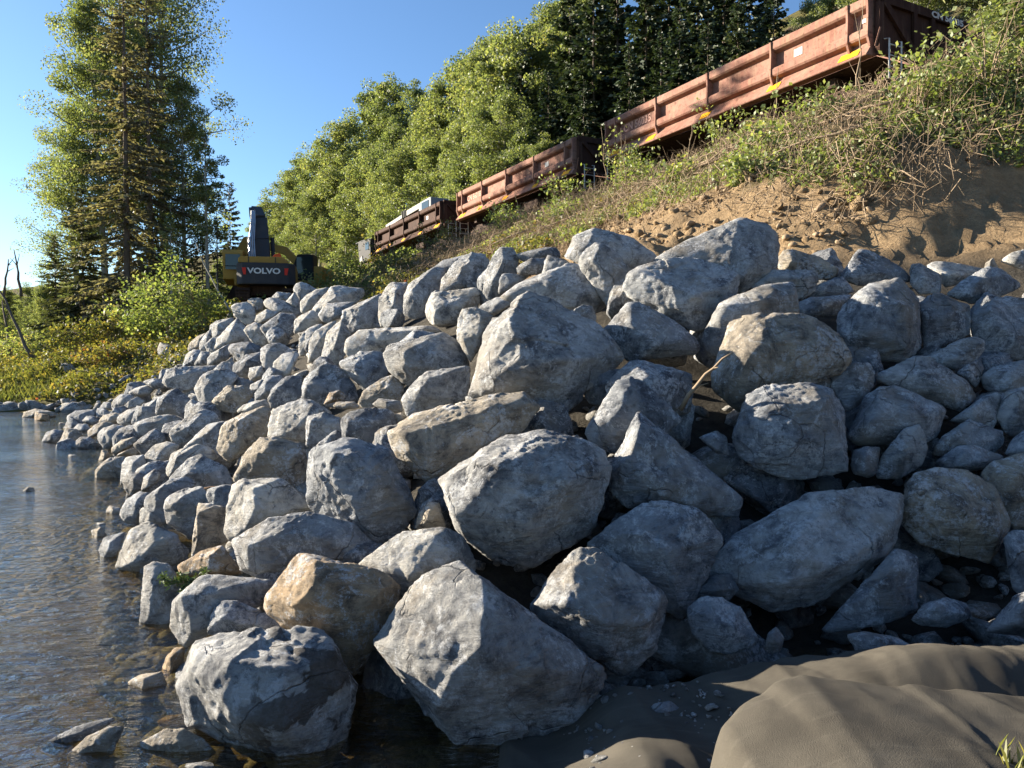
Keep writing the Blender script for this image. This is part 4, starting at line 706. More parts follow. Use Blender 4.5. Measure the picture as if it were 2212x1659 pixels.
def text_mesh(name, body, size, m, parent, M, bold=0.0, depth=0.006):
    cu = bpy.data.curves.new('lettering', 'FONT'); cu.body = body; cu.size = size; cu.extrude = depth; cu.offset = bold
    cu.align_x = 'CENTER'; cu.align_y = 'CENTER'; cu.resolution_u = 3
    tmp = bpy.data.objects.new('lettering', cu); COL.objects.link(tmp)
    dg = bpy.context.evaluated_depsgraph_get(); dg.update(); me = bpy.data.meshes.new_from_object(tmp.evaluated_get(dg))
    bpy.data.objects.remove(tmp); bpy.data.curves.remove(cu)
    me.transform(M); me.materials.clear()
    return link(name, me, m, parent)
CARL = 13.7; CARH = 1.78
def side_profile(sg):
    """Half section of the car body: (y, z) from the floor up, outer face then inner face."""
    o = [(1.36,0.02),(1.62,0.0),(1.635,0.03),(1.43,0.42),(1.41,0.50),(1.54,0.56),(1.57,0.62),(1.57,0.80),(1.54,0.86),(1.40,0.92),(1.40,1.38),(1.52,1.44),(1.56,1.50),(1.56,1.70),(1.52,1.77),(1.34,1.78)]
    i = [(1.30,1.74),(1.30,0.45),(1.30,0.06)]
    return [(sg * y, z) for y, z in o + i]
def dump_car(label, paint, side_text, end_text, bare=False):
    r = empty('ballast_car'); tag(r, label, 'rail car', 'side-dump rail cars on the embankment')
    L = CARL
    for sg in (1, -1):
        sp = MB().prism(side_profile(sg), 0, 0.22, L - 0.22).build('side_panel', paint, r, bev=0.012)
        x0s = [0.22 + 0.03, 0.95, 3.95, 7.0, 10.0, L - 0.95, L - 0.25]
        if sg == 1:
            for x in x0s:
                MB().prism([(1.38,0.40),(1.52,0.30),(1.60,0.60),(1.58,1.30),(1.60,1.72),(1.50,1.775),(1.38,1.77)], 0, x - 0.035, x + 0.035).build('rib', paint, r)
            for x in (0.55, 3.6, 6.9, 10.1, L - 1.25):
                w = 0.70 if x < 1 or x > L - 2 else 0.5
                MB().add([(x,1.612,0.10),(x+w,1.612,0.10),(x+w,1.487,0.34),(x,1.487,0.34),(x,1.597,0.10),(x+w,1.597,0.10),(x+w,1.47,0.34),(x,1.47,0.34)],
                         [(0,1,2,3),(4,7,6,5),(0,4,5,1),(1,5,6,2),(2,6,7,3),(3,7,4,0)]).build('yellow_marking', YEL_MARK, r)
            text_mesh('lettering', side_text, 0.44, FADED_WHITE, r, Matrix.Translation((L - 2.2, 1.405, 1.15)) @ Matrix.Rotation(math.pi, 4, 'Z') @ Matrix.Rotation(R(90), 4, 'X'), 0.008)
            MB().box((3.0, 1.405, 1.13), (0.34, 0.012, 0.24)).build('white_patch', WHITE_PAINT, r)
            MB().box((0.45, 1.41, 1.16), (0.30, 0.02, 0.12)).build('white_patch', WHITE_PAINT, r)
    for x, sg in ((0.0, -1), (L, 1)):
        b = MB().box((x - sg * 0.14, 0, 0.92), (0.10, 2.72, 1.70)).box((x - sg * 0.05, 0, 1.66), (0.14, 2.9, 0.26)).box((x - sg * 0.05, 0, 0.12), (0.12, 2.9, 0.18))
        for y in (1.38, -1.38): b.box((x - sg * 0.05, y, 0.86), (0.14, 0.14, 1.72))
        e = b.build('end_wall', CAR_BROWN_SHADED, r)  # dark end paint, with the shade on the end face also in its colour
        br = MB()
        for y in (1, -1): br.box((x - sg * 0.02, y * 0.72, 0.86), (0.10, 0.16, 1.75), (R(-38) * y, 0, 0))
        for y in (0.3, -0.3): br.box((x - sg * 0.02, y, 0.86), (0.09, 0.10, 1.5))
        br.build('brace', CAR_BROWN_SHADED, e)
        if sg == -1:
            text_mesh('lettering', end_text, 0.26, WHITE_PAINT, e, Matrix.Translation((x - 0.025, -0.78, 1.66)) @ Matrix.Rotation(R(-90), 4, 'Z') @ Matrix.Rotation(R(90), 4, 'X'), 0.010)
        ld = MB()
        for y in (1.30, 0.92): ld.tube([(x + sg * 0.18, y, -0.75), (x + sg * 0.18, y, 0.42), (x, y, 0.46)], 0.022, 6)
        for z in (-0.7, -0.38, -0.06, 0.26): ld.tube([(x + sg * 0.18, 0.92, z), (x + sg * 0.18, 1.30, z)], 0.018, 6)
        ld.build('ladder', WHITE_PAINT, r)
        MB().tube([(x - sg * 0.1, 1.47, 0.25), (x + sg * 0.10, 1.50, 0.72)], 0.022, 6).tube([(x + sg * 0.1, 1.2, 0.08), (x + sg * 0.16, -1.2, 0.02)], 0.018, 6).build('grab_rail', paint, r)
        MB().box((x + sg * 0.38, 0, -0.42), (0.75, 0.26, 0.26), None, 0.03).box((x + sg * 0.75, 0.05, -0.42), (0.2, 0.34, 0.34), None, 0.05).build('coupler', STEEL, r)
    MB().box((L / 2, 0, 0.03), (L - 0.5, 2.6, 0.05)).build('floor', STEEL, r)
    f = MB().box((L / 2, 0, -0.30), (L - 0.2, 0.62, 0.5)).box((1.9, 0, -0.22), (0.3, 2.5, 0.28)).box((L - 1.9, 0, -0.22), (0.3, 2.5, 0.28)).box((L / 2, 0, -0.15), (0.3, 2.4, 0.3))
    f.box((L / 2 - 1.6, 0.95, -0.45), (1.5, 0.5, 0.5), None, 0.1).box((L / 2 + 1.5, -0.95, -0.45), (1.2, 0.5, 0.5), None, 0.1)
    f.build('underframe', STEEL, r)
    for x in (1.95, L - 1.95):
        for y in (1.02, -1.02):
            tk = MB().prism([(x - 1.25, -0.95), (x - 1.2, -0.72), (x - 0.5, -0.62), (x - 0.35, -0.45), (x + 0.35, -0.45), (x + 0.5, -0.62), (x + 1.2, -0.72), (x + 1.25, -0.95), (x + 0.6, -1.02), (x + 0.3, -1.2), (x - 0.3, -1.2), (x - 0.6, -1.02)], 1, y - 0.07, y + 0.07).build('bogie_frame', STEEL, r)
        for dx in (-0.87, 0.87):
            ax = MB().tube([(x + dx, -0.86, -0.93), (x + dx, 0.86, -0.93)], 0.08, 8)
            for y in (0.76, -0.76):
                ax.tube([(x + dx, y - 0.07, -0.93), (x + dx, y + 0.07, -0.93)], 0.44, 20); ax.tube([(x + dx, y * 0.9 - 0.02, -0.93), (x + dx, y * 0.9 + 0.02, -0.93)], 0.48, 20)
            ax.build('wheelset', STEEL, r)
    return r
def place_on_track(o, s):
    p = sn(s, -2.15, body_z(s)); d = (TD + Vector((0, 0, -0.0185))).normalized()
    y = TN; z = d.cross(y).normalized(); y = y * 1.48
    o.matrix_world = Matrix(((d.x, y.x, z.x, p.x), (d.y, y.y, z.y, p.y), (d.z, y.z, z.z, p.z), (0, 0, 0, 1)))
car = dump_car('red side-dump rail car with a numbered dark end, closest of the train', CAR_RED, 'CN 56035', 'CN 56035')
place_on_track(car, 0.0)
car2 = dump_car('second red side-dump rail car, between the numbered one and the brown one', CAR_RED, 'CN 56018', '')
place_on_track(car2, CARL + 2.2)
car3 = dump_car('brown shaded side-dump rail car carrying the white crane', CAR_BROWN_SHADED, '', '', True)
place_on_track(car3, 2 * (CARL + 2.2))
def rails():
    b = MB(); a0, a1 = -14, 80
    def q(s, n, z): p = sn(s, n * 1.48 - 2.15); return (p.x, p.y, body_z(s) + z)
    for n in (0.76, -0.76):
        V = []
        for s in (a0, a1):
            V += [q(s, n - 0.07, -1.55), q(s, n + 0.07, -1.55), q(s, n + 0.036, -1.41), q(s, n - 0.036, -1.41)]
        b.add(V, [(0, 1, 5, 4), (1, 2, 6, 5), (2, 3, 7, 6), (3, 0, 4, 7), (3, 2, 1, 0), (4, 5, 6, 7)])
    o = b.build('railway_track', STEEL); tag(o, 'steel rails on wooden sleepers under the rail cars', 'track')
    tb = MB()
    for i in range(95):
        s = a0 + i * 1.0
        V = [q(s + dx, n, z) for dx in (0, 0.22) for n in (1.3, -1.3) for z in (-1.72, -1.56)]
        tb.add(V, [(0, 1, 3, 2), (4, 6, 7, 5), (0, 4, 5, 1), (2, 3, 7, 6), (1, 5, 7, 3), (0, 2, 6, 4)])
    tb.build('sleepers', plain('creosoted_wood', (0.05, 0.035, 0.025), 0.9), o)
rails()
# ---------------------------------------------------------------- crane on the brown car and rail truck beyond it
GLASS = NT('dark_cab_glass'); GLASS = GLASS.done(GLASS.bsdf((0.02, 0.03, 0.03), 0.06, None, 0, 0.6))
PALE = plain('pale_grey_paint', (0.24, 0.26, 0.28), 0.5, 0, 0.2, 5, (0.18, 0.15, 0.12), 0.4)
WHT = plain('dirty_white_paint', (0.30, 0.29, 0.27), 0.5, 0, 0.15, 5, (0.25, 0.2, 0.15), 0.4)
def crane():
    r = empty('rail_crane'); tag(r, 'white telescopic crane with pale cab riding on the brown rail car', 'crane')
    x = 2.6   # along the car from its near end
    MB().box((x + 1.2, 0, 1.5), (4.2, 2.2, 0.8), None, 0.05).box((x + 3.4, 0.3, 1.75), (1.2, 1.2, 0.5), None, 0.05).build('base', STEEL, r)
    c = MB().prism([(x + 1.2, 1.6), (x + 3.4, 1.6), (x + 3.5, 2.3), (x + 3.1, 2.8), (x + 1.2, 2.8)], 1, 0.05, 1.0).build('cab', PALE, r, bev=0.06)
    MB().box((x + 2.2, 1.012, 2.38), (1.3, 0.02, 0.55), None, 0.0).build('window', GLASS, c)
    MB().add([(x + 3.54, 0.2, 2.32), (x + 3.54, 0.9, 2.32), (x + 3.14, 0.9, 2.76), (x + 3.14, 0.2, 2.76), (x + 3.50, 0.2, 2.30), (x + 3.50, 0.9, 2.30), (x + 3.10, 0.9, 2.74), (x + 3.10, 0.2, 2.74)], [(0, 1, 2, 3), (7, 6, 5, 4), (0, 4, 5, 1), (1, 5, 6, 2), (2, 6, 7, 3), (3, 7, 4, 0)]).build('windscreen', GLASS, c)
    b = MB().box((x + 6.2, 0.2, 3.0), (5.6, 0.45, 0.42), (0, R(2), 0), 0.04).build('boom', WHT, r)
    MB().box((x + 11.0, 0.2, 2.82), (4.6, 0.34, 0.30), (0, R(3), 0), 0.03).build('boom_extension', WHT, b)
    d = MB()
    for i in range(3): d.box((x + 8.3 + 0.35 * i, 0.2, 2.94), (0.12, 0.55, 0.56))
    d.build('collar', BLACK, b)
    MB().tube([(x + 3.6, 0.1, 2.1), (x + 6.4, 0.1, 2.45)], 0.13, 10).tube([(x + 13.0, 0.2, 2.5), (x + 13.1, 0.2, 1.5)], 0.05, 8).box((x + 13.1, -0.3, 1.7), (0.5, 0.5, 0.5), None, 0.08).build('hoist', BLACK, r)
    return r
place_on_track(crane(), 2 * (CARL + 2.2))
def rail_truck():
    r = empty('rail_truck'); tag(r, 'black and white rail truck standing beyond the brown car', 'truck')
    MB().box((2.6, 0, -0.35), (5.2, 2.3, 0.4), None, 0.04).build('frame', STEEL, r)
    c = MB().prism([(0.6, -0.15), (2.6, -0.15), (2.6, 0.75), (2.15, 1.65), (0.6, 1.65)], 1, -0.1, 1.3).build('cab', BLACK, r, bev=0.05)
    MB().add([(2.61, 0.05, 0.80), (2.61, 1.2, 0.80), (2.20, 1.2, 1.58), (2.20, 0.05, 1.58)], [(0, 1, 2, 3)]).build('windscreen', GLASS, c)
    MB().box((1.4, 1.312, 1.1), (0.9, 0.02, 0.6)).build('window', GLASS, c)
    MB().prism([(2.7, 0.0), (4.6, 0.0), (4.9, 1.75), (5.6, 1.85), (5.6, 1.95), (2.7, 1.95)], 1, -1.2, 1.1).build('hopper', BLACK, r, bev=0.03)
    MB().box((3.2, 1.2, 0.1), (0.7, 0.2, 0.6), (0, R(20), 0), 0.08).build('fender', WHT, r)
    MB().tube([(0.3, 1.2, -0.1), (0.3, 1.2, 1.9)], 0.05, 6).tube([(0.1, 0.9, -0.1), (0.1, 0.9, 2.2)], 0.05, 6).build('post', BLACK, r)
    w = MB()
    for x in (1.2, 4.2):
        for y in (0.95, -0.95): w.tube([(x, y - 0.15, -0.75), (x, y + 0.15, -0.75)], 0.5, 18)
    w.build('wheels', BLACK, r)
    return r
place_on_track(rail_truck(), 3 * (CARL + 2.2) - 0.6)
# ---------------------------------------------------------------- excavators
YEL = plain('machine_yellow_paint', (0.33, 0.20, 0.05), 0.45, 0, 0.15, 4, (0.12, 0.08, 0.05), 0.4)
DGREY = plain('charcoal_paint', (0.045, 0.046, 0.05), 0.5, 0, 0.3, 5, (0.12, 0.10, 0.08), 0.3)
ORG = plain('orange_paint', (0.62, 0.10, 0.03), 0.5)
REDM = plain('red_reflector', (0.60, 0.045, 0.03), 0.4)
LETTER = plain('silver_lettering', (0.62, 0.62, 0.6), 0.5, 0, 0.1, 20)
CHROME = plain('cylinder_rod', (0.5, 0.52, 0.55), 0.3, 0.7)
def track_unit(r, x, y0, y1, name='track'):
    h = 0.85; w = 0.62; b = MB()
    prof = [(y0 + 0.32, 0), (y1 - 0.32, 0), (y1 - 0.08, 0.14), (y1, 0.42), (y1 - 0.08, 0.70), (y1 - 0.32, h), (y0 + 0.32, h), (y0 + 0.08, 0.70), (y0, 0.42), (y0 + 0.08, 0.14)]
    b.prism(prof, 0, x - w / 2, x + w / 2)
    for i in range(26):      # grouser bars round the loop's ends and runs
        t = i / 26
        n = len(prof); k = int(t * n); f = t * n - k; p, q = prof[k], prof[(k + 1) % n]
        b.box((x, p[0] + (q[0] - p[0]) * f, p[1] + (q[1] - p[1]) * f), (w + 0.03, 0.06, 0.06))
    for z in (0.16, 0.30, 0.44, 0.58, 0.72): b.box((x, y0 - 0.01, z), (w + 0.02, 0.09, 0.05))
    return b.build(name, STEEL, r)
def excavator():
    g = at(574, 648, 36.0); g.z = land_z(g.x, g.y) - 0.05
    top = at(578, 648, 36.0).z
    r = empty('excavator', (g.x, g.y, max(g.z, top - 0.25)), R(13)); tag(r, 'excavator with charcoal counterweight and raised dark boom, seen from behind', 'excavator')
    for x in (-1.05, 1.05): track_unit(r, x, 0.2, 4.4)
    MB().box((0, 2.2, 0.75), (1.6, 2.4, 0.5), None, 0.05).tube([(0, 2.2, 0.9), (0, 2.2, 1.12)], 0.75, 20).build('undercarriage', STEEL, r)
    cw = MB().prism([(-1.32, 0.35), (-1.05, 0.04), (-0.5, -0.08), (0.5, -0.08), (1.05, 0.04), (1.32, 0.35), (1.32, 1.1), (-1.32, 1.1)], 2, 0.98, 1.98).build('counterweight', DGREY, r, bev=0.06)
    text_mesh('lettering', 'VOLVO', 0.36, LETTER, cw, Matrix.Translation((-0.05, -0.092, 1.58)) @ Matrix.Rotation(R(90), 4, 'X') @ Matrix.Diagonal((1.22, 1, 1, 1)), 0.012, 0.008)
    for sx in (-1, 1):
        MB().add([(sx * 0.86, -0.035, 1.42), (sx * 0.98, -0.01, 1.42), (sx * 1.04, -0.01, 1.74), (sx * 0.86, -0.04, 1.74), (sx * 0.86, 0.1, 1.42), (sx * 0.98, 0.1, 1.42), (sx * 1.04, 0.1, 1.74), (sx * 0.86, 0.1, 1.74)],
                 [(0, 1, 2, 3), (7, 6, 5, 4), (0, 4, 5, 1), (1, 5, 6, 2), (2, 6, 7, 3), (3, 7, 4, 0)]).build('reflector', REDM, cw)
    hd = MB().prism([(-1.22, 1.985), (-1.22, 2.18), (-1.1, 2.28), (0.78, 2.28), (0.98, 2.12), (1.05, 1.985)], 1, 0.10, 1.9).build('engine_hood', YEL, r, bev=0.03)
    MB().box((-0.75, 0.09, 2.13), (0.03, 0.04, 0.26)).box((0.45, 0.09, 2.13), (0.03, 0.04, 0.26)).build('hood_seam', DGREY, hd)
    MB().prism([(0.22, 2.285), (0.36, 2.46), (0.58, 2.54), (0.66, 2.46), (0.66, 2.285)], 1, 0.7, 1.2).build('exhaust_cover', ORG, r, bev=0.03)
    MB().box((-1.1, 1.9, 1.25), (0.7, 2.6, 0.55), None, 0.05).box((1.05, 2.0, 1.5), (0.55, 2.2, 0.95), None, 0.06).build('deck', YEL, r)
    cb = MB().prism([(1.3, 1.30), (2.9, 1.12), (3.25, 1.5), (3.0, 2.55), (2.6, 2.72), (1.35, 2.72), (1.22, 2.55)], 0, -2.05, -1.12).build('cab', YEL, r, bev=0.05)
    MB().prism([(1.45, 1.75), (2.95, 1.6), (3.05, 1.75), (2.85, 2.5), (1.5, 2.58)], 0, -2.07, -2.03).build('window', GLASS, cb)
    MB().box((-1.58, 1.205, 2.12), (0.66, 0.05, 0.72)).build('window', GLASS, cb)
    MB().box((-1.58, 1.19, 1.92), (0.70, 0.05, 0.04)).build('window_bar', BLACK, cb)
    bp = [(-0.28, 1.5, 1.75), (-0.36, 2.2, 3.1), (-0.48, 2.9, 4.25), (-0.80, 4.2, 5.05)]
    def limb(p, q, w, h0, h1, b):
        p, q = Vector(p), Vector(q); d = (q - p).normalized(); x = Vector((1, 0, 0)); x = (x - d * x.dot(d)).normalized(); n = d.cross(x)
        V = []
        for c, h in ((p, h0), (q, h1)):
            V += [c - x * w / 2 - n * h / 2, c + x * w / 2 - n * h / 2, c + x * w / 2 + n * h / 2, c - x * w / 2 + n * h / 2]
        b.add(V, [(3, 2, 1, 0), (4, 5, 6, 7), (0, 1, 5, 4), (1, 2, 6, 5), (2, 3, 7, 6), (3, 0, 4, 7)])
    b = MB(); limb(bp[0], bp[1], 0.80, 0.7, 0.95, b); limb(bp[1], bp[2], 0.76, 0.95, 0.85, b); limb(bp[2], bp[3], 0.62, 0.85, 0.5, b)
    bo = b.build('boom', DGREY, r, bev=0.02)
    hs = MB()
    for k in range(4): hs.tube([(-0.80 + 0.09 * k, 0.95, 2.3), (-0.86 + 0.08 * k, 1.5, 3.2), (-0.80 + 0.06 * k, 2.1, 4.2), (-0.85 + 0.05 * k, 2.8, 4.85)], 0.03, 6)
    hs.build('hose', CHROME, bo)
    MB().tube([(-0.62, 3.2, 4.65), (-0.78, 4.6, 5.25)], 0.12, 10).build('stick_cylinder', CHROME, r)
    for x in (-0.86, 0.24): MB().tube([(x, 2.0, 1.6), (x - 0.1, 2.6, 3.5)], 0.10, 10).build('boom_cylinder', DGREY, r)
    s = MB(); limb((-0.85, 4.7, 5.3), (-1.05, 6.6, 2.4), 0.42, 0.6, 0.4, s); s.build('stick', DGREY, r, bev=0.02)
    MB().prism([(6.2, 2.4), (6.9, 2.5), (7.3, 1.9), (6.9, 1.1), (6.1, 1.0), (6.5, 1.5)], 0, -1.6, -0.5).build('bucket', STEEL, r, bev=0.03)
    return r
excavator()
def excavator_b():
    g = at(598, 640, 43.0); g.z = land_z(g.x, g.y)
    base = at(598, 640, 43.0).z - 0.4
    r = empty('excavator', (g.x, g.y, max(g.z, base)), 0); tag(r, 'yellow excavator mostly hidden behind the charcoal-backed one', 'excavator')
    for y in (0.4, 2.5):
        o = track_unit(r, 0, -1.9, 1.9); o.data.transform(Matrix.Translation((0, y, 0)) @ Matrix.Rotation(R(90), 4, 'Z'))
    MB().box((1.2, 1.5, 1.6), (2.6, 2.4, 1.0), None, 0.08).build('body', YEL, r)
    c = MB().prism([(1.0, 1.3), (2.0, 1.3), (2.0, 2.75), (1.1, 2.75), (0.9, 2.2)], 1, 0.2, 1.2).build('cab', BLACK, r, bev=0.05)
    MB().box((1.5, 0.185, 2.1), (0.85, 0.03, 1.0)).build('window', GLASS, c)
    MB().prism([(0.9, 1.9), (0.95, 2.5), (0.1, 3.35), (-0.9, 3.55), (-2.0, 3.35), (-2.2, 3.1), (-2.0, 2.95), (-0.9, 3.15), (0.0, 2.9)], 1, 1.5, 1.9).build('boom', YEL, r, bev=0.03)
    MB().prism([(-2.35, 3.9), (-2.15, 3.95), (-1.75, 3.1), (-1.75, 2.7), (-2.1, 2.6), (-2.75, 0.9), (-2.95, 0.95), (-2.75, 2.6), (-2.7, 3.3)], 1, 1.5, 1.9).build('stick', YEL, r, bev=0.03)
    MB().tube([(-2.2, 1.7, 3.85), (-0.6, 1.7, 3.45)], 0.09, 8).build('stick_cylinder', DGREY, r)
    MB().prism([(-2.9, 1.1), (-2.5, 1.2), (-2.3, 0.6), (-2.8, 0.2), (-3.3, 0.4), (-3.1, 0.7)], 1, 1.2, 2.2).build('bucket', STEEL, r, bev=0.03)
excavator_b()
# ---------------------------------------------------------------- trees, shrubs, ground cover
def leaf_mat(name, stops, trans=0.52, rough=0.55):
    t = NT(name); g = t.n('ShaderNodeNewGeometry'); oi = t.n('ShaderNodeObjectInfo')
    k = t.math('ADD', t.math('MULTIPLY', g.outputs['Random Per Island'], 0.72), t.math('MULTIPLY', t.math('SUBTRACT', t.noise(g.outputs['Position'], 0.5, 3), 0.5), 0.9))
    k = t.math('ADD', k, t.math('MULTIPLY', oi.outputs['Random'], 0.22))
    c = t.ramp(k, stops)
    d = t.n('ShaderNodeBsdfDiffuse', i={'Color': c}).outputs[0]; tr = t.n('ShaderNodeBsdfTranslucent', i={'Color': t.mix(1.0, c, (1.15, 1.15, 0.6), 'MULTIPLY')}).outputs[0]
    gl = t.n('ShaderNodeBsdfGlossy', i={'Roughness': rough, 'Color': (1, 1, 1, 1)}).outputs[0]
    m = t.n('ShaderNodeMixShader', i={0: trans, 1: d, 2: tr}).outputs[0]
    return t.done(t.n('ShaderNodeMixShader', i={0: 0.035, 1: m, 2: gl}).outputs[0])
LEAF = leaf_mat('aspen_leaves', [(0.0, (0.09, 0.125, 0.055)), (0.45, (0.18, 0.22, 0.09)), (0.8, (0.27, 0.295, 0.12)), (1.0, (0.35, 0.32, 0.13))])
LEAFY = leaf_mat('autumn_leaves', [(0.0, (0.07, 0.09, 0.025)), (0.45, (0.145, 0.15, 0.042)), (0.75, (0.23, 0.19, 0.05)), (0.93, (0.22, 0.115, 0.045)), (1.0, (0.30, 0.05, 0.03))])
LEAFB = leaf_mat('shrub_leaves', [(0.0, (0.09, 0.13, 0.04)), (0.5, (0.20, 0.25, 0.075)), (0.8, (0.34, 0.36, 0.16)), (1.0, (0.45, 0.34, 0.10))])
NEED = leaf_mat('spruce_needles', [(0.0, (0.022, 0.038, 0.02)), (0.6, (0.045, 0.068, 0.03)), (1.0, (0.09, 0.105, 0.045))], 0.2)
NEEDB = leaf_mat('thin_spruce_needles', [(0.0, (0.10, 0.095, 0.062)), (0.5, (0.165, 0.155, 0.095)), (1.0, (0.27, 0.235, 0.155))], 0.4)
NEEDG = leaf_mat('olive_spruce_needles', [(0.0, (0.045, 0.055, 0.025)), (0.6, (0.09, 0.10, 0.042)), (1.0, (0.17, 0.16, 0.07))], 0.25)
BARK = plain('grey_brown_bark', (0.13, 0.105, 0.085), 0.95, 0, 0.4, 9, (0.05, 0.04, 0.03), 0.5)
PBARK = plain('pale_aspen_bark', (0.30, 0.28, 0.23), 0.9, 0, 0.3, 7, (0.07, 0.06, 0.05), 0.6)
TWIG = plain('dry_twigs', (0.25, 0.19, 0.13), 0.9, 0, 0.3, 5, (0.10, 0.07, 0.05), 0.5)
def leaves(C, size, rs, flat=0.5, aspect=0.75):
    """One small four-cornered leaf at each point."""
    n = len(C); N = rs.normal(size=(n, 3)); N[:, 2] = np.abs(N[:, 2]) * (1 + flat); N /= np.linalg.norm(N, axis=1)[:, None]
    A = rs.normal(size=(n, 3)); U = np.cross(N, A); U /= np.linalg.norm(U, axis=1)[:, None] + 1e-9; W = np.cross(N, U)
    s = (size * rs.uniform(0.6, 1.3, n))[:, None]
    V = np.stack([C - U * s * 0.55, C + W * s * 0.5 * aspect, C + U * s * 0.55, C - W * s * 0.5 * aspect], 1).reshape(-1, 3)
    return V, np.arange(4 * n).reshape(-1, 4)
def aspen_parts(H, crown0, Rc, n_clump, per, leaf, seed, bark, lm, lean=0.0):
    rs = np.random.RandomState(seed); b = MB()
    bx = rs.uniform(-1, 1, 2) * 0.03 * H
    def stem(t): return np.array([lean * H * t * t + bx[0] * math.sin(3 * t), bx[1] * math.sin(2.4 * t), H * 0.97 * t])
    r0 = 0.011 * H + 0.03
    b.tube([stem(t) for t in np.linspace(0, 1, 10)], [r0 * (1 - 0.93 * t) for t in np.linspace(0, 1, 10)], 8)
    cl = []
    for i in range(n_clump):
        t = crown0 + (1 - crown0) * (i + rs.rand()) / n_clump; base = stem(t * 0.93)
        q = (t - crown0) / (1 - crown0); rr = Rc * (0.40 + 0.95 * math.sin(math.pi * min(1, q * 0.78 + 0.2)) ** 1.0) * (1.0 - 0.55 * q * q) * rs.uniform(0.35, 1.05)
        a = rs.uniform(0, 2 * math.pi); up = rs.uniform(0.15, 0.7) * rr
        tip = base + np.array([math.cos(a) * rr, math.sin(a) * rr, up]); mid = base + (tip - base) * 0.5 + np.array([0, 0, -0.06 * rr])
        b.tube([base, mid, tip], [r0 * 0.30 * (1 - 0.7 * t) + 0.008, r0 * 0.16 + 0.006, 0.006], 5, False)
        cl.append((tip, 1.0)); 
        if rr > 0.45 * Rc: cl.append((mid + rs.normal(size=3) * 0.12 * Rc, 0.7))
    cl.append((stem(1.0), 0.7)); cl.append((stem(0.93), 0.8))
    C = []
    for c, w in cl:
        m = int(per * w * rs.uniform(0.55, 1.3)); sp = Rc * 0.27 * rs.uniform(0.6, 1.3)
        g = rs.normal(size=(m, 3)); g *= (rs.rand(m) ** 0.45 * sp / np.linalg.norm(g, axis=1))[:, None] * np.array([1.15, 1.15, 0.75]); C.append(c + g)
    C = np.concatenate(C); V, Fc = leaves(C, leaf, rs)
    return b, npmesh('crown', V, Fc), bark, lm
def spruce_parts(H, Rc, dens, seed, lm, droop=0.35, bare=0.06, gap=0.0, spray=0.30, wid=0.24):
    rs = np.random.RandomState(seed); b = MB(); r0 = 0.0072 * H + 0.02
    b.tube([(0.01 * H * math.sin(2 * t), 0, H * t) for t in np.linspace(0, 1, 9)], [r0 * (1 - 0.96 * t) for t in np.linspace(0, 1, 9)], 8)
    Vs = []; z = bare * H; P = []
    while z < H * 0.985:
        q = 1 - z / H; rz = Rc * (q ** 0.82) * 1.0 + 0.12
        for k in range(rs.randint(4, 8)):
            if rs.rand() < gap: continue
            a = rs.uniform(0, 2 * math.pi); L = rz * rs.uniform(0.6, 1.12)
            d = np.array([math.cos(a), math.sin(a), 0]); sl = 0.35 - (0.35 + droop) * min(1, q * 1.3)
            st = np.array([0.01 * H * math.sin(2 * z / H), 0, z + rs.uniform(-0.15, 0.15)])
            def pos(t): return st + d * L * t + np.array([0, 0, L * (sl * t + 0.22 * droop * t * t)])
            b.tube([pos(0), pos(0.5), pos(1)], [0.018 + 0.006 * L, 0.012, 0.004], 4, False)
            m = max(3, int(dens * L * 9))
            for j in range(m):
                t = rs.uniform(0.12, 1.03); P.append((pos(t), d, L * (1 - t * 0.75)))
        z += rs.uniform(0.22, 0.42) * (0.6 + 0.03 * H)
    n = len(P); C = np.array([p[0] for p in P]); D = np.array([p[1] for p in P]); Wd = np.array([p[2] for p in P])
    side = np.cross(D, [0, 0, 1.0]) * np.sign(rs.normal(size=n))[:, None]
    dirv = D * rs.uniform(0.2, 1.0, n)[:, None] + side * rs.uniform(0.0, 0.9, n)[:, None] + np.array([0, 0, 1.0]) * rs.uniform(-0.75, 0.05, n)[:, None]
    dirv /= np.linalg.norm(dirv, axis=1)[:, None]
    ln = (spray * rs.uniform(0.6, 1.4, n) * (0.55 + 0.25 * np.clip(Wd, 0, 2)))[:, None]
    nn = rs.normal(size=(n, 3)); w = np.cross(dirv, nn); w /= np.linalg.norm(w, axis=1)[:, None]; w *= ln * wid
    V = np.stack([C, C + dirv * ln * 0.5 + w, C + dirv * ln, C + dirv * ln * 0.5 - w], 1).reshape(-1, 3)
    return b, npmesh('crown', V, np.arange(4 * n).reshape(-1, 4)), BARK, lm
def make_tree(name, parts):
    b, cm, bark, lm = parts; r = empty(name); tk = b.build('trunk', bark, r, True); cr = link('crown', cm, lm, r)
    r['H'] = max(v[2] for v in b.v); return r
PROTO = {}
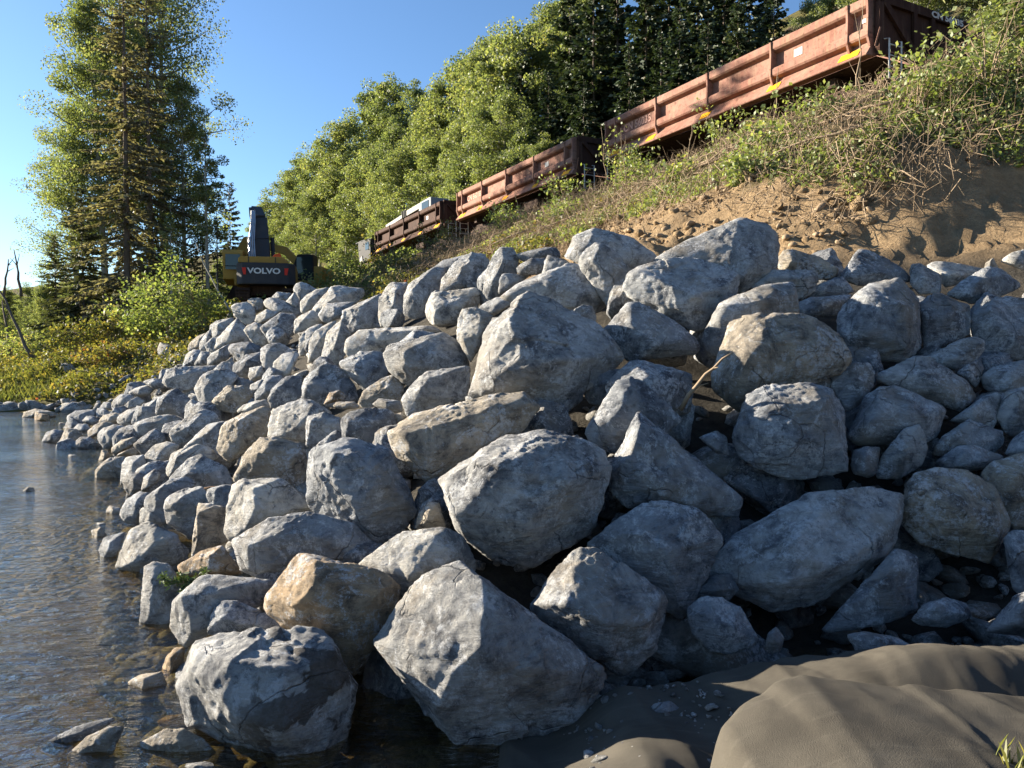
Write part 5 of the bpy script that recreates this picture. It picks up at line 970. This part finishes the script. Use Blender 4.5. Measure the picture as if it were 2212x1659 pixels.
def proto(kind):
    if kind in PROTO: return PROTO[kind][0]
    k, i = kind[0], int(kind[1:])
    if k == 'a': p = make_tree('aspen_tree', aspen_parts(13 + i, 0.22 + 0.05 * i, 2.7 + 0.2 * i, 62, 250, 0.17, 20 + i, PBARK, LEAF))
    elif k == 't': p = make_tree('aspen_tree', aspen_parts(20 + i, 0.28, 3.0 + 0.3 * i, 90, 290, 0.125, 60 + i, PBARK, LEAF, 0.03 * (i - 1)))
    elif k == 'y': p = make_tree('aspen_tree', aspen_parts(16, 0.45, 1.3, 34, 110, 0.15, 80 + i, PBARK, LEAF))
    elif k == 's': p = make_tree('spruce_tree', spruce_parts(15 + i, 2.9, 3.2, 30 + i, NEED, 0.5, 0.06, 0.0, 0.42, 0.34))
    elif k == 'g': p = make_tree('spruce_tree', spruce_parts(10 + i, 2.6, 4.0, 40 + i, NEEDG, 0.5, 0.03, 0.0, 0.32, 0.22))
    elif k == 'd': p = make_tree('spruce_tree', spruce_parts(24 + i, 3.1, 4.6, 50 + i, NEEDB, 0.6, 0.04, 0.05, 0.30, 0.20))
    elif k == 'n': p = make_tree('spruce_tree', spruce_parts(9, 1.1, 1.6, 70 + i, NEED, 0.3, 0.05, 0.25, 0.3, 0.24))
    PROTO[kind] = [p, False]; return p
def tree(kind, x, y, z, height, label, group=None, wide=1.0, rz=None):
    p = proto(kind); H = p['H']
    if not PROTO[kind][1]: PROTO[kind][1] = True; o = p
    else:
        o = p.copy(); COL.objects.link(o)
        for ch in list(p.children):
            c = ch.copy(); COL.objects.link(c); c.parent = o
        for k in ('group',):
            if k in o: del o[k]
    s = height / H; o.location = (x, y, z - 0.1); o.scale = (s * wide, s * wide, s); o.rotation_euler = (0, 0, rnd.uniform(0, 6.28) if rz is None else rz)
    tag(o, label, 'tree', group); return o
def tree_px(kind, u, vtop, Y, label, group=None, wide=1.0):
    x = at(u, 700, Y).x; z = land_z(x, Y); return tree(kind, x, Y, z, max(2.5, at(u, vtop, Y).z - z), label, group, wide)
# trees on the far bank, beyond the end of the riprap
G1 = 'trees on the bank beyond the riprap'
tree_px('d0', 275, -190, 39, 'very tall thin grey-brown spruce in front of the aspens on the far bank', G1, 1.15)
tree_px('d1', 328, -130, 43, 'second very tall thin spruce just behind the grey-brown one', G1, 1.1)
tree_px('g0', 185, 395, 40, 'bushy olive spruce at the riverward side of the tall thin spruces', G1, 1.2)
tree_px('g1', 125, 500, 43, 'short dark spruce with long side branches nearest the river', G1, 1.1)
tree_px('g2', 335, 480, 41, 'low olive spruce under the tall thin spruces', G1, 1.3)
tree_px('t0', 235, -40, 46, 'big spreading aspen on the river side of the tall spruces', G1, 0.85)
tree_px('t1', 178, 200, 47, 'leafy aspen leaning out towards the river', G1, 1.0)
tree_px('t2', 365, -180, 47, 'tallest leafy aspen behind the thin spruces', G1, 0.85)
tree_px('t1', 290, -180, 48, 'leafy aspen rising out of frame behind the grey-brown spruce', G1, 0.75)
tree_px('t0', 405, 130, 45, 'open-crowned aspen on the bank side of the tall spruces', G1, 0.85)
tree_px('y0', 452, 255, 42, 'slender young aspen with a bare lower trunk, apart from the clump', G1, 0.9)
tree_px('y1', 372, 440, 38, 'thin young aspen before the dark understory', G1, 1.0)
tree_px('n0', 472, 410, 44, 'thin scraggly spruce beside the slender young aspen', G1)
tree_px('n1', 440, 450, 43, 'scraggly spruce with sparse dark branches beside the thin one', G1)
tree_px('g1', 500, 385, 62, 'small pointed spruce standing against the sky behind the excavators', G1, 0.8)
tree_px('g0', 420, 540, 46, 'dark low spruce behind the leaning bare sapling', G1, 1.3)
tree_px('a1', 90, 610, 41, 'pale green young aspen at the river edge of the far bank', G1, 0.8)
tree_px('a0', 20, 620, 48, 'round-crowned tree farthest along the river', G1, 1.1)
tree_px('a2', -40, 600, 55, 'leafy tree at the edge of the frame along the river', G1, 1.1)
tree_px('a0', 470, 560, 52, 'leafy tree behind the scraggly spruces', G1, 1.1)
for i, (x, y, h) in enumerate(((-45,75,7),(-55,80,8),(-50,86,8),(-60,95,9),(-65,99,8),(-40,72,7),(-70,90,9),(-36,66,6),(-75,105,10),(-58,72,6))):
    tree('a%d' % (i % 4), x, y, land_z(x, y), h, 'leafy tree in the distant riverside wood', 'trees in the distant riverside wood', 1.3)
# forest on the hillside behind the train
def behind_train(u, n):
    lo, hi = -20.0, 140.0
    for _ in range(50):
        m = (lo + hi) / 2; p = sn(m, n)
        if 1106 + F * p.x / max(p.y, 0.5) > u: lo = m
        else: hi = m
    return sn(lo, n)
def hill_tree(kind, u, vtop, n, label, group, wide=1.0):
    p = behind_train(u, n - 2.2); z = land_z(p.x, p.y); h = at(u, vtop, p.y).z - z
    tree(kind, p.x, p.y, z, min(max(h, 4), 30), label, group, wide)
ASP = [(530,445,-10),(560,432,-8),(590,422,-12),(625,375,-8),(648,335,-14),(690,312,-10),(735,300,-18),(765,245,-10),(800,182,-18),(850,164,-20),(900,178,-22),(925,225,-12),(960,172,-9),(1000,120,-11),(1040,88,-9),(1075,62,-13),(1110,58,-9),(1150,62,-10),(1185,20,-13),(1215,-15,-14),(1255,-35,-12),
       (575,500,-5),(640,470,-5),(690,400,-5),(745,410,-5),(790,330,-6),(825,350,-5),(875,310,-5),(935,300,-5),(990,260,-5),(1045,215,-5),(1090,190,-5),(1130,240,-5),(720,360,-8),(850,260,-9),(1730,-10,-10),(1790,-50,-12),(1850,-80,-10),(1960,-140,-8),(2060,-200,-9),(2160,-240,-7),(2240,-260,-10),(2010,-160,-14),(1180,290,-5),(1000,330,-4)]
WORDS = ['round-topped','narrow','bushy','tall','feathery','broad-crowned','pale-leaved','yellow-green','open-crowned','slim']
def under(u):
    return ('behind the two excavators' if u < 620 else 'beside the rail truck' if u < 730 else 'behind the brown rail car' if u < 900 else 'behind the second red rail car' if u < 1260 else 'behind the numbered rail car')
def ranks(L, kindword):
    out = {}; by = {}
    for t in L: by.setdefault(under(t[0]), []).append(t)
    ords = ['first','second','third','fourth','fifth','sixth','seventh','eighth','ninth','tenth','eleventh','twelfth','thirteenth','fourteenth','fifteenth','sixteenth','seventeenth','eighteenth','nineteenth','twentieth']
    for w, l in by.items():
        for i, t in enumerate(sorted(l, key=lambda q: q[0])):
            hgt = 'reaching the skyline' if t[2] <= -8 else 'low near the track'
            out[t] = f'leafy {kindword} {w}, {ords[i]} from the river, {hgt}'.replace('dark spruce behind the second red rail car','spruce behind the second red car')
    return out
lab = ranks(ASP, 'aspen')
for i, t in enumerate(ASP): hill_tree('a%d' % (i % 4), t[0], t[1], t[2], lab[t], 'aspens on the hillside behind the train', 1.0 + 0.12 * math.sin(i * 2.1))
SPR = [(1320,-60,-13),(1400,-60,-13),(1480,-60,-13),(1560,-60,-13),(1640,-60,-13),(1360,90,-5),(1465,10,-5),(1590,-10,-5),(1130,95,-8),(1185,150,-6),(1235,-60,-9),(1285,-90,-7),(1335,-150,-9),(1385,-110,-7),(1440,-170,-9),(1495,-130,-7),(1550,-160,-9),(1610,-130,-8),(1665,-40,-6),(1255,170,-5),(1420,60,-5),(1520,40,-5)]
lab = ranks(SPR, 'dark spruce')
for i, t in enumerate(SPR): hill_tree('s%d' % (i % 3), t[0], t[1], t[2], lab[t].replace('leafy dark', 'dense dark'), 'dark spruces on the hillside behind the train', 1.15)
# ---- shrubs
def shrub(u, v, Y, w, h, lm, label, seed, n=900, leaf=0.11, stems=9, zoff=0.0, bare=False):
    rs = np.random.RandomState(seed); p = at(u, v, Y); g = Vector((p.x, p.y, land_z(p.x, p.y) - 0.08 + zoff))
    r = empty('shrub', g); b = MB(); C = []
    for k in range(stems):
        a = rs.uniform(0, 6.28); d = np.array([math.cos(a), math.sin(a), 0]) * w * 0.5 * rs.uniform(0.3, 1.0); top = d + np.array([0, 0, h * rs.uniform(0.55, 1.0)]); m = d * 0.35 + np.array([0, 0, h * 0.45])
        b.tube([(0, 0, 0), m, top], [0.018, 0.012, 0.004], 5, False)
        for j in range(6):
            t = rs.uniform(0.3, 1.0); q = (m * (1 - t) + top * t) if t > 0.5 else m * (t / 0.5); e = q + rs.normal(size=3) * w * 0.16
            b.tube([q, e], [0.007, 0.003], 4, False)
            k2 = int(n / stems / 6 * rs.uniform(0.3, 1.7))
            if not bare or rs.rand() < 0.5: C.append(e + rs.normal(size=(max(k2, 1), 3)) * np.array([w, w, h * 0.8]) * 0.085)
    b.build('stems', TWIG, r, True); C = np.concatenate(C); V, Fc = leaves(C, leaf, rs); link('foliage', npmesh('foliage', V, Fc), lm, r)
    tag(r, label, 'shrub', 'shrubs on the banks'); return r
def shrub_at(u, Y, *a, **k):
    return shrub(u, 700, Y, *a, **k)
SH = [(370,33.5,3.4,2.6,LEAFB,'big round green bush where the riprap ends',2600,0.14),(305,35,2.6,1.9,LEAFB,'green bush on the river side of the big round one',1500,0.14),(440,33.2,1.7,2.0,LEAFB,'small green bush between the big round one and the excavator',900,0.13),
      (240,36,2.4,1.5,LEAFY,'yellow-orange bush beside the green bushes on the far bank',1300,0.13),(165,36,2.4,1.4,LEAFY,'yellow bush above the muddy river edge',1300,0.13),(190,33,2.2,0.9,LEAFY,'low reddish bush in the yellow undergrowth',900,0.12),(120,33,2.0,0.8,LEAFY,'low golden bush nearest the river mud',800,0.12),(255,32.5,1.8,0.9,LEAFY,'low russet bush under the green bush at the riprap edge',800,0.12),
      (40,38,2.6,2.0,LEAFB,'grey-green bush under the dead leaning trunks',1200,0.13),(735,44,3.2,2.8,LEAFB,'green bush growing at the foot of the rail truck',1500,0.14),(790,42,2.8,1.6,LEAFY,'yellow bush below the far end of the brown rail car',1000,0.13),(850,38,2.6,1.5,LEAFY,'second yellow bush below the brown rail car',900,0.13),(690,42,2.4,1.8,LEAFB,'low green bush bankward of the excavators',800,0.13)]
for i, (u, Y, w, h, lm, l, n, lf) in enumerate(SH): shrub_at(u, Y, w, h, lm, l, 200 + i, n=n, leaf=lf)
# shrubs on the embankment: placed by distance along the track and distance down the slope
EB = [(22,5.0,1.8,1.5,LEAFY,'yellow-orange shrub below the near end of the second red rail car'),(18.5,5.6,1.6,1.5,LEAFY,'orange-tinged shrub under the gap between the red rail cars'),(15,4.4,1.6,1.3,LEAFB,'green shrub at the coupling between the red rail cars'),(12.5,5.6,1.9,1.2,LEAFB,'leafy shrub below the far end of the numbered rail car'),
      (9.5,4.8,1.8,1.5,LEAFB,'twiggy green shrub below the middle of the numbered rail car'),(6.8,4.2,1.7,2.0,LEAFB,'tall thin-stemmed shrub rising in front of the numbered rail car'),(4.5,5.2,1.7,1.3,LEAFB,'spreading shrub with pale leaves on the upper slope'),(1.5,4.4,1.5,1.4,LEAFB,'shrub by the white ladder of the numbered rail car'),(-2.2,5.2,1.6,0.9,LEAFB,'dense shrub beside the dark end of the numbered rail car'),
      (-5.0,5.6,1.8,1.3,LEAFB,'large pale-leaved shrub at the upper corner of the slope'),(-5.6,4.2,2.0,2.0,LEAFB,'tallest shrub at the upper corner of the slope'),(-2.2,6.6,1.5,0.9,LEAFB,'low shrub clinging above the cut in the dirt'),(26,5.4,2.0,1.3,LEAFY,'gold-leaved shrub below the middle of the second red rail car'),(30,5.2,2.0,1.4,LEAFY,'gold shrub below the far end of the second red rail car'),(20.5,8.2,1.3,1.2,LEAFY,'russet shrub low on the slope behind the crest boulders'),(16.3,9.3,0.9,1.2,LEAFB,'bright green broad-leaved sprig behind the crest boulders'),
      (0.8,7.0,1.3,0.8,LEAFB,'low green tuft above the overhang of the dirt cut'),(-3.2,8.4,1.1,0.8,LEAFB,'green tuft beside the dark hollow in the dirt'),(7.2,6.6,1.6,0.9,LEAFB,'low bright green shrub at the top of the dirt cut'),(34,5.5,2.2,1.4,LEAFB,'mixed green shrub below the coupling of the brown rail car')]
for i, (s, n, w, h, lm, l) in enumerate(EB):
    p = sn(s, n); shrub(1106 + F * p.x / p.y, 700, p.y, w, h, lm, l, 300 + i, n=620, leaf=0.10, stems=8)
# ---- cut branches and twigs on the slope
def stick(p, q, r0, sag, seed, name='cut_branch', mat=None):
    rs = np.random.RandomState(seed); p, q = np.array(p), np.array(q); L = np.linalg.norm(q - p); b = MB()
    P = [p + (q - p) * t + np.array([0, 0, sag * math.sin(math.pi * t)]) + rs.normal(size=3) * 0.012 * L * (0 < t < 1) for t in np.linspace(0, 1, 7)]
    b.tube(P, [r0 * (1 - 0.7 * t) for t in np.linspace(0, 1, 7)], 6)
    for k in range(3):
        t = rs.randint(2, 6); e = P[t] + (q - p) * rs.uniform(0.1, 0.22) + rs.normal(size=3) * 0.08 * L; b.tube([P[t], e], [r0 * 0.35, r0 * 0.1], 5, False)
    return b.build(name, mat or TWIG, None, True)
BR = [(-4.5,4.3,3.5,6.6,'long pale cut branch lying down the slope from the upper corner'),(-3.8,5.0,3.4,7.4,'second long cut branch just below the first one'),(-2.4,4.2,4.4,5.2,'thin cut branch pointing at the ladder of the rail car'),(-4.0,6.2,0.8,7.2,'curved pale branch low on the upper corner of the slope'),(0.5,5.6,4.5,6.4,'short whitish branch in the middle of the slope'),(-1.2,6.0,2.8,7.0,'grey branch lying across the brush above the dirt cut'),
      (4.5,6.6,7.8,8.0,'grey stick lying at the top edge of the sandy cut'),(8.2,7.2,10.5,8.6,'dark stick poking out of the sandy cut'),(19.5,6.8,22,7.6,'pale plank-like stick below the yellow-orange shrub'),(-4.8,7.0,-2.2,8.2,'bent root hanging at the edge of the dark hollow'),(2.4,5.0,6.2,5.9,'long thin branch parallel to the track in the brush'),(-4.6,5.5,-0.5,6.6,'forked branch in the pale-leaved shrubs')]
for i, (s0, n0, s1, n1, l) in enumerate(BR):
    a, c = sn(s0, n0), sn(s1, n1); a.z = land_z(a.x, a.y) + 0.32; c.z = land_z(c.x, c.y) + 0.28
    tag(stick(a, c, 0.035, 0.12, 400 + i), l, 'branch', 'cut branches on the embankment')
UP = [(7.6,4.3,2.6),(6.0,4.6,2.2),(10.4,4.6,1.9),(2.6,5.0,1.8),(12.6,5.0,1.7),(-0.4,4.8,1.9),(-2.8,4.6,2.8)]
UPL = ['below the middle of the numbered rail car, tallest','under the yellow marks of the numbered rail car','before the shadowed wheels of the numbered rail car','near the white ladder','at the far end of the numbered rail car','before the dark end of the numbered rail car','at the upper corner of the slope']
for i, ((s, n, h), l) in enumerate(zip(UP, UPL)):
    a = sn(s, n); a.z = land_z(a.x, a.y); q = a + Vector((rnd.uniform(-.3, .3), rnd.uniform(-.3, .3), h))
    tag(stick(a, q, 0.022, 0.0, 430 + i, 'bare_sapling'), 'thin bare upright sapling ' + l, 'sapling', 'bare saplings on the embankment')
# bare pole leaning beyond the end of the riprap, dead trunks by the river
a, c = at(497, 672, 34), at(421, 515, 35.5); tag(stick(a, c, 0.05, -0.25, 450, 'bare_sapling', PBARK), 'pale bare sapling leaning beside the excavator', 'sapling')
for i, (u0, v0, u1, v1, Y, l) in enumerate(((72,775,-20,590,36,'dead grey trunk leaning over the river undergrowth'),(25,770,5,650,38,'dead upright trunk at the river edge'),(46,640,30,540,44,'bare dead snag with forked twigs by the river'),(8,640,18,560,46,'bare dead snag nearest the frame edge'))):
    tag(stick(at(u0, v0, Y), at(u1, v1, Y + 1), 0.09, 0.0, 460 + i, 'dead_trunk', BARK), l, 'dead tree')
# ---- things caught among the boulders
def on_px(u, v, Y): return at(u, v, Y)
Yc = slope_Y(1560, 820) - 0.75
tag(stick(at(1470, 885, Yc + .1), at(1582, 762, Yc - .15), 0.022, 0.05, 470, 'stick', TWIG), 'bent brown stick poking up between two shaded boulders', 'stick')
def wood_chunk():
    Y = slope_Y(425, 1060) - 0.55; p, q = at(403, 1075, Y), at(500, 1083, Y + 0.1); b = MB(); rs = np.random.RandomState(5)
    for k in range(9):
        o = Vector(rs.normal(size=3) * 0.045); b.tube([p + o * 0.7 + (q - p) * rs.uniform(-0.05, 0.2), (p + q) / 2 + o, q + o * 1.3 - (q - p) * rs.uniform(-0.02, 0.1)], [0.022, 0.05, 0.04], 6)
    tag(b.build('wood_chunk', plain('rotten_wood', (0.14, 0.09, 0.055), 0.95, 0, 0.4, 14), None, True), 'splintered chunk of rotten wood lying on top of the upright pinkish slab', 'wood')
wood_chunk()
def sprig():
    Y = slope_Y(400, 1250) - 0.4; rs = np.random.RandomState(9); g = at(400, 1262, Y); r = empty('spruce_sprig', g); b = MB(); C = []
    for k in range(7):
        e = np.array([rs.uniform(-0.22, 0.26), rs.uniform(-0.1, 0.1), rs.uniform(-0.05, 0.12)]); b.tube([(0, 0, 0), e], [0.008, 0.003], 5, False)
        for t in np.linspace(0.2, 1, 40): C.append(e * t + rs.normal(size=3) * 0.018)
    b.build('stem', TWIG, r); V, Fc = leaves(np.array(C), 0.05, rs, 0.2, 0.35); link('needles', npmesh('needles', V, Fc), leaf_mat('green_needles', [(0, (0.04, 0.07, 0.015)), (1, (0.10, 0.15, 0.04))], 0.2), r)
    tag(r, 'green spruce sprig lying on the soil-capped rock by the water', 'sprig')
sprig()
# ---- masses nobody could count
def scatter(name, fn, n, size, lm, seed, flat=0.5, aspect=0.75):
    rs = np.random.RandomState(seed); C = fn(rs, n); V, Fc = leaves(C, size, rs, flat, aspect)
    return tag(link(name, npmesh(name, V, Fc), lm), kind='stuff')
def emb_pts(n0, n1, s0, s1, hmax, seedf, thr):
    def f(rs, n):
        s = rs.uniform(s0, s1, n); m = n0 + (n1 - n0) * rs.rand(n); X = P0.x + TD.x * s + TN.x * m; Yy = P0.y + TD.y * s + TN.y * m
        q = np.stack([X, Yy], 1); z = _h(q); g = fbm(np.stack([X * 0.55 + seedf, Yy * 0.55, z * 0.3], 1), 3)
        keep = g + 0.35 * (z - 6.6) / 2 > thr
        q, z, g = q[keep], z[keep], g[keep]
        hh = np.clip(0.25 + g, 0.05, 1) * hmax
        return np.concatenate([q, (z + 0.12 + hh * rs.rand(len(q)) ** 1.3)[:, None]], 1)
    return f
scatter('undergrowth', emb_pts(2.2, 8.6, -14, 14, 0.5, 0, -0.10), 90000, 0.085, LEAFB, 1)
scatter('undergrowth', emb_pts(2.9, 11.0, 4.5, 62, 0.6, 3, -0.65), 64000, 0.12, LEAFY, 2)
scatter('dead_leaves', emb_pts(3.2, 8.2, -7, 30, 0.12, 6, -0.05), 26000, 0.075, leaf_mat('dead_leaf_litter', [(0, (0.05, 0.033, 0.02)), (0.6, (0.16, 0.105, 0.06)), (1, (0.30, 0.21, 0.12))], 0.1), 3)
def bank_pts(x0, x1, y0, y1, hmax):
    def f(rs, n):
        q = np.stack([rs.uniform(x0, x1, n), rs.uniform(y0, y1, n)], 1); z = _h(q); g = fbm(np.concatenate([q * 0.4, np.zeros((n, 1))], 1), 3)
        k = z > 0.22; q, z, g = q[k], z[k], g[k]
        return np.concatenate([q, (z + np.clip(0.45 + g, 0.05, 1) * hmax * rs.rand(len(q)))[:, None]], 1)
    return f
scatter('undergrowth', bank_pts(-32, -12.5, 29, 44, 0.8), 42000, 0.13, LEAFY, 4)
scatter('undergrowth', bank_pts(-60, -28, 30, 60, 1.0), 16000, 0.22, LEAFB, 5)
scatter('undergrowth', bank_pts(-16, -6, 36, 60, 1.2), 16000, 0.18, LEAFB, 6)
def grass(name, x0, x1, y0, y1, n, h, seed, zf, lm):
    rs = np.random.RandomState(seed); X = rs.uniform(x0, x1, n); Yy = rs.uniform(y0, y1, n); z = np.array(zf(np.stack([X, Yy], 1)))
    B = np.stack([X, Yy, z], 1); a = rs.uniform(0, 6.28, n); d = np.stack([np.cos(a), np.sin(a), np.zeros(n)], 1); hh = (h * rs.uniform(0.5, 1.3, n))[:, None]
    w = np.cross(d, [0, 0, 1.0]) * 0.006 * (1 + h); up = np.array([0, 0, 1.0])
    V = np.stack([B - w, B + w, B + d * hh * 0.15 + up * hh * 0.6 + w * 0.6, B + d * hh * 0.4 + up * hh], 1).reshape(-1, 3)
    return tag(link(name, npmesh(name, V, np.arange(4 * n).reshape(-1, 4)), lm), kind='stuff')
GR = leaf_mat('grass_blades', [(0, (0.08, 0.105, 0.03)), (0.5, (0.17, 0.18, 0.05)), (1, (0.30, 0.26, 0.08))], 0.4)
grass('grass', 1.53, 1.75, 2.22, 2.40, 60, 0.07, 11, lambda q: FAB(q), GR)
grass('grass', -27, -17, 29.5, 34, 5000, 0.34, 12, lambda q: _h(q), GR)
def twigs(name, s0, s1, n0, n1, n, L, seed, hmax):
    rs = np.random.RandomState(seed); s = rs.uniform(s0, s1, n); m = n0 + (n1 - n0) * rs.rand(n); X = P0.x + TD.x * s + TN.x * m; Yy = P0.y + TD.y * s + TN.y * m
    z = _h(np.stack([X, Yy], 1)) + 0.12 + rs.rand(n) * hmax; C = np.stack([X, Yy, z], 1)
    t = np.array(TD)[None] * rs.uniform(-1.2, 0.3, n)[:, None] + np.array(TN)[None] * rs.uniform(0.1, 1.0, n)[:, None] + np.array([0, 0, 1.0]) * rs.uniform(-0.9, 0.9, n)[:, None]
    t /= np.linalg.norm(t, axis=1)[:, None]; ln = (L * rs.uniform(0.3, 1.2, n))[:, None]
    w = np.cross(t, rs.normal(size=(n, 3))); w /= np.linalg.norm(w, axis=1)[:, None]; w2 = np.cross(t, w); r = rs.uniform(0.004, 0.012, n)[:, None]
    bend = rs.normal(size=(n, 3)) * 0.12 * ln; V = []
    ang = [(math.cos(k * 2.094), math.sin(k * 2.094)) for k in range(3)]
    for q, rr in ((C - t * ln / 2, 1.0), (C + bend, 0.8), (C + t * ln / 2, 0.3)):
        for c_, s_ in ang: V.append(q + (w * c_ + w2 * s_) * r * rr)
    V = np.stack(V, 1).reshape(-1, 3); base = np.arange(n)[:, None, None] * 9
    f = np.array([[a * 3 + k, a * 3 + (k + 1) % 3, a * 3 + 3 + (k + 1) % 3, a * 3 + 3 + k] for a in range(2) for k in range(3)])
    return tag(link(name, npmesh(name, V, (base + f[None]).reshape(-1, 4)), TWIG), kind='stuff')
twigs('brushwood', -7, 16, 3.2, 8.6, 5200, 1.0, 21, 0.5)
twigs('roots', -6.5, 12, 6.8, 9.4, 2600, 0.6, 22, 0.15)
twigs('brushwood', 14, 45, 3.4, 10, 2600, 1.1, 23, 0.6)
# ---- small stones: rubble between and below the boulders, in the dirt cut and along the water
def stones(name, C, size, seed, mat, squash=0.65):
    rs = np.random.RandomState(seed); V0, F0 = ICO[3] if False else (None, None)
    bm = bmesh.new(); bmesh.ops.create_icosphere(bm, subdivisions=2, radius=1); V0 = np.array([v.co for v in bm.verts]); F0 = np.array([[v.index for v in f.verts] for f in bm.faces]); bm.free()
    n = len(C); Vs = []
    for i in range(n):
        s = size * rs.lognormal(-0.1, 0.6); nm = rs.normal(size=(11, 3)); nm /= np.linalg.norm(nm, axis=1)[:, None]; D = rs.uniform(0.4, 0.8, 11)
        r = (1 / np.maximum(np.clip(V0 @ nm.T, 1e-3, None) / D[None], 1.0).max(1)); sc = s * np.array([1, rs.uniform(0.6, 1), squash * rs.uniform(0.7, 1.2)])
        a = rs.uniform(0, 6.28); ca, sa = math.cos(a), math.sin(a); p = V0 * r[:, None] * sc; p = np.stack([p[:, 0] * ca - p[:, 1] * sa, p[:, 0] * sa + p[:, 1] * ca, p[:, 2] + 0.3 * p[:, 0] * rs.normal()], 1)
        Vs.append(p + C[i])
    Fc = (np.arange(n)[:, None, None] * len(V0) + F0[None]).reshape(-1, 3)
    o = link(name, npmesh(name, np.concatenate(Vs), Fc), mat); o.color = (0.26, 0.25, 0.23, 1); return tag(o, kind='stuff')
rs = np.random.RandomState(31)
def px_pts(regions, n):
    """Points on the bed of the slope under the given patches of it."""
    out = []
    for u0, u1, v0, v1 in regions:
        for _ in range(n):
            u, v = rs.uniform(u0, u1), rs.uniform(v0, v1); Y = slope_Y(u, v); p = at(u, v, Y)
            out.append((p.x, p.y, land_z(p.x, p.y) + 0.02))
    return np.array(out)
stones('rubble', px_pts([(1560, 1960, 1040, 1130), (1300, 2212, 1280, 1440), (1480, 1620, 1060, 1200), (1250, 1450, 1380, 1460), (1900, 2212, 1240, 1330)], 150), 0.035, 32, ROCK)
stones('rubble', px_pts([(300, 2212, 700, 1500)], 900), 0.10, 33, ROCK)
stones('rubble', px_pts([(120, 700, 640, 1000)], 1500), 0.16, 37, ROCK)
C = np.array([(sn(s, n).x, sn(s, n).y, 0) for s, n in zip(rs.uniform(-6.3, 12, 1600), rs.uniform(6.5, 11.5, 1600))]); C[:, 2] = bank_bumps(C[:, :2], _h(C[:, :2]))
C = []
for _ in range(420):
    x, y = rs.uniform(-0.1, 1.15), rs.uniform(3.5, 4.4); C.append((x, y, float(FAB(np.array([[x, y]]))[0]) + 0.005))
stones('grit_on_fabric', np.array(C), 0.014, 38, ROCK, 0.6)
C = np.array([(sn(s, n).x, sn(s, n).y, 0) for s, n in zip(rs.uniform(-6.3, 12, 1600), rs.uniform(6.5, 11.5, 1600))]); C[:, 2] = bank_bumps(C[:, :2], _h(C[:, :2]))
stones('stones_in_dirt', C, 0.05, 34, plain('sandy_stones', (0.27, 0.20, 0.13), 0.9, 0, 0.3, 12, (0.15, 0.10, 0.06), 0.5))
C = np.array([(sn(s, n).x, sn(s, n).y, 0) for s, n in zip(rs.uniform(-6.3, 3, 700), rs.uniform(7.6, 10.8, 700))]); C[:, 2] = bank_bumps(C[:, :2], _h(C[:, :2]))
stones('soil_clods', C, 0.065, 39, SOIL, 0.7)
C = []
for u, v in zip(rs.uniform(170, 420, 420), rs.uniform(1000, 1640, 420)):
    Y = CAM_Z * F / (v - 760); p = at(u * 0.55 + 0.45 * (210 + (v - 1000) * 0.32), v, Y); C.append((p.x, p.y, land_z(p.x, p.y) + 0.03))
stones('pebbles', np.array(C), 0.085, 35, ROCK, 0.5)
C = [];
for u in np.linspace(-30, 190, 90): p = at(u + rs.uniform(-10, 10), 893 + rs.uniform(-6, 8), 28.5); C.append((p.x, p.y, 0.05 + rs.uniform(-0.05, 0.08)))
stones('shore_stones', np.array(C), 0.16, 36, ROCK, 0.6)
# ---- boulders filling the heap behind and between the ones in front
def fillers():
    rs = np.random.RandomState(77); base = []
    for k in range(7):
        P = rs.normal(size=(22, 3)); P /= np.linalg.norm(P, axis=1)[:, None]; P *= np.array([1.15, 0.95, 0.85]) * 0.5
        me, c = rock_mesh('boulder', [tuple(p) for p in P], 0.9, 5, 900 + k); base.append(me)
    spots = []
    for _ in range(6000):
        u, v = rs.uniform(120, 2330), rs.uniform(560, 1500)
        if v < (915 - (u - 150) * 0.62 if u < 480 else 715 - (u - 480) * 0.2) + 20: continue
        if u > 1000 and v < 590: continue
        if v > 1200 and u > 900: continue
        if u < 330 + 0 and v > 1000: continue
        Y = slope_Y(u, v); sz = 0.55 if Y < 9 else 0.75
        if all((u - a) ** 2 + (v - b) ** 2 > (F * sz * 0.95 / max(Y, c)) ** 2 for a, b, c in spots): spots.append((u, v, Y))
        if len(spots) > 150: break
    for k, (u, v, Y) in enumerate(spots):
        sz = (0.62 if Y < 9 else 0.8) * rs.uniform(0.8, 1.2); p = at(u, v, Y + sz * 0.72)
        o = bpy.data.objects.new('filler_boulder', base[k % 7]); COL.objects.link(o)
        if not base[k % 7].materials: base[k % 7].materials.append(ROCK)
        o.location = p; o.scale = (sz,) * 3; o.rotation_euler = (rs.uniform(0, 6.28), rs.uniform(0, 6.28), rs.uniform(0, 6.28)); c = np.array(COLS['b' if k % 3 else 'd']); o.color = tuple(c) + (1,)
        tag(o, 'dim boulder wedged deep in the gaps behind the front boulders', 'boulder', 'boulders wedged in the gaps')
fillers()
for o in list(bpy.data.objects):
    if 'H' in o: del o['H']
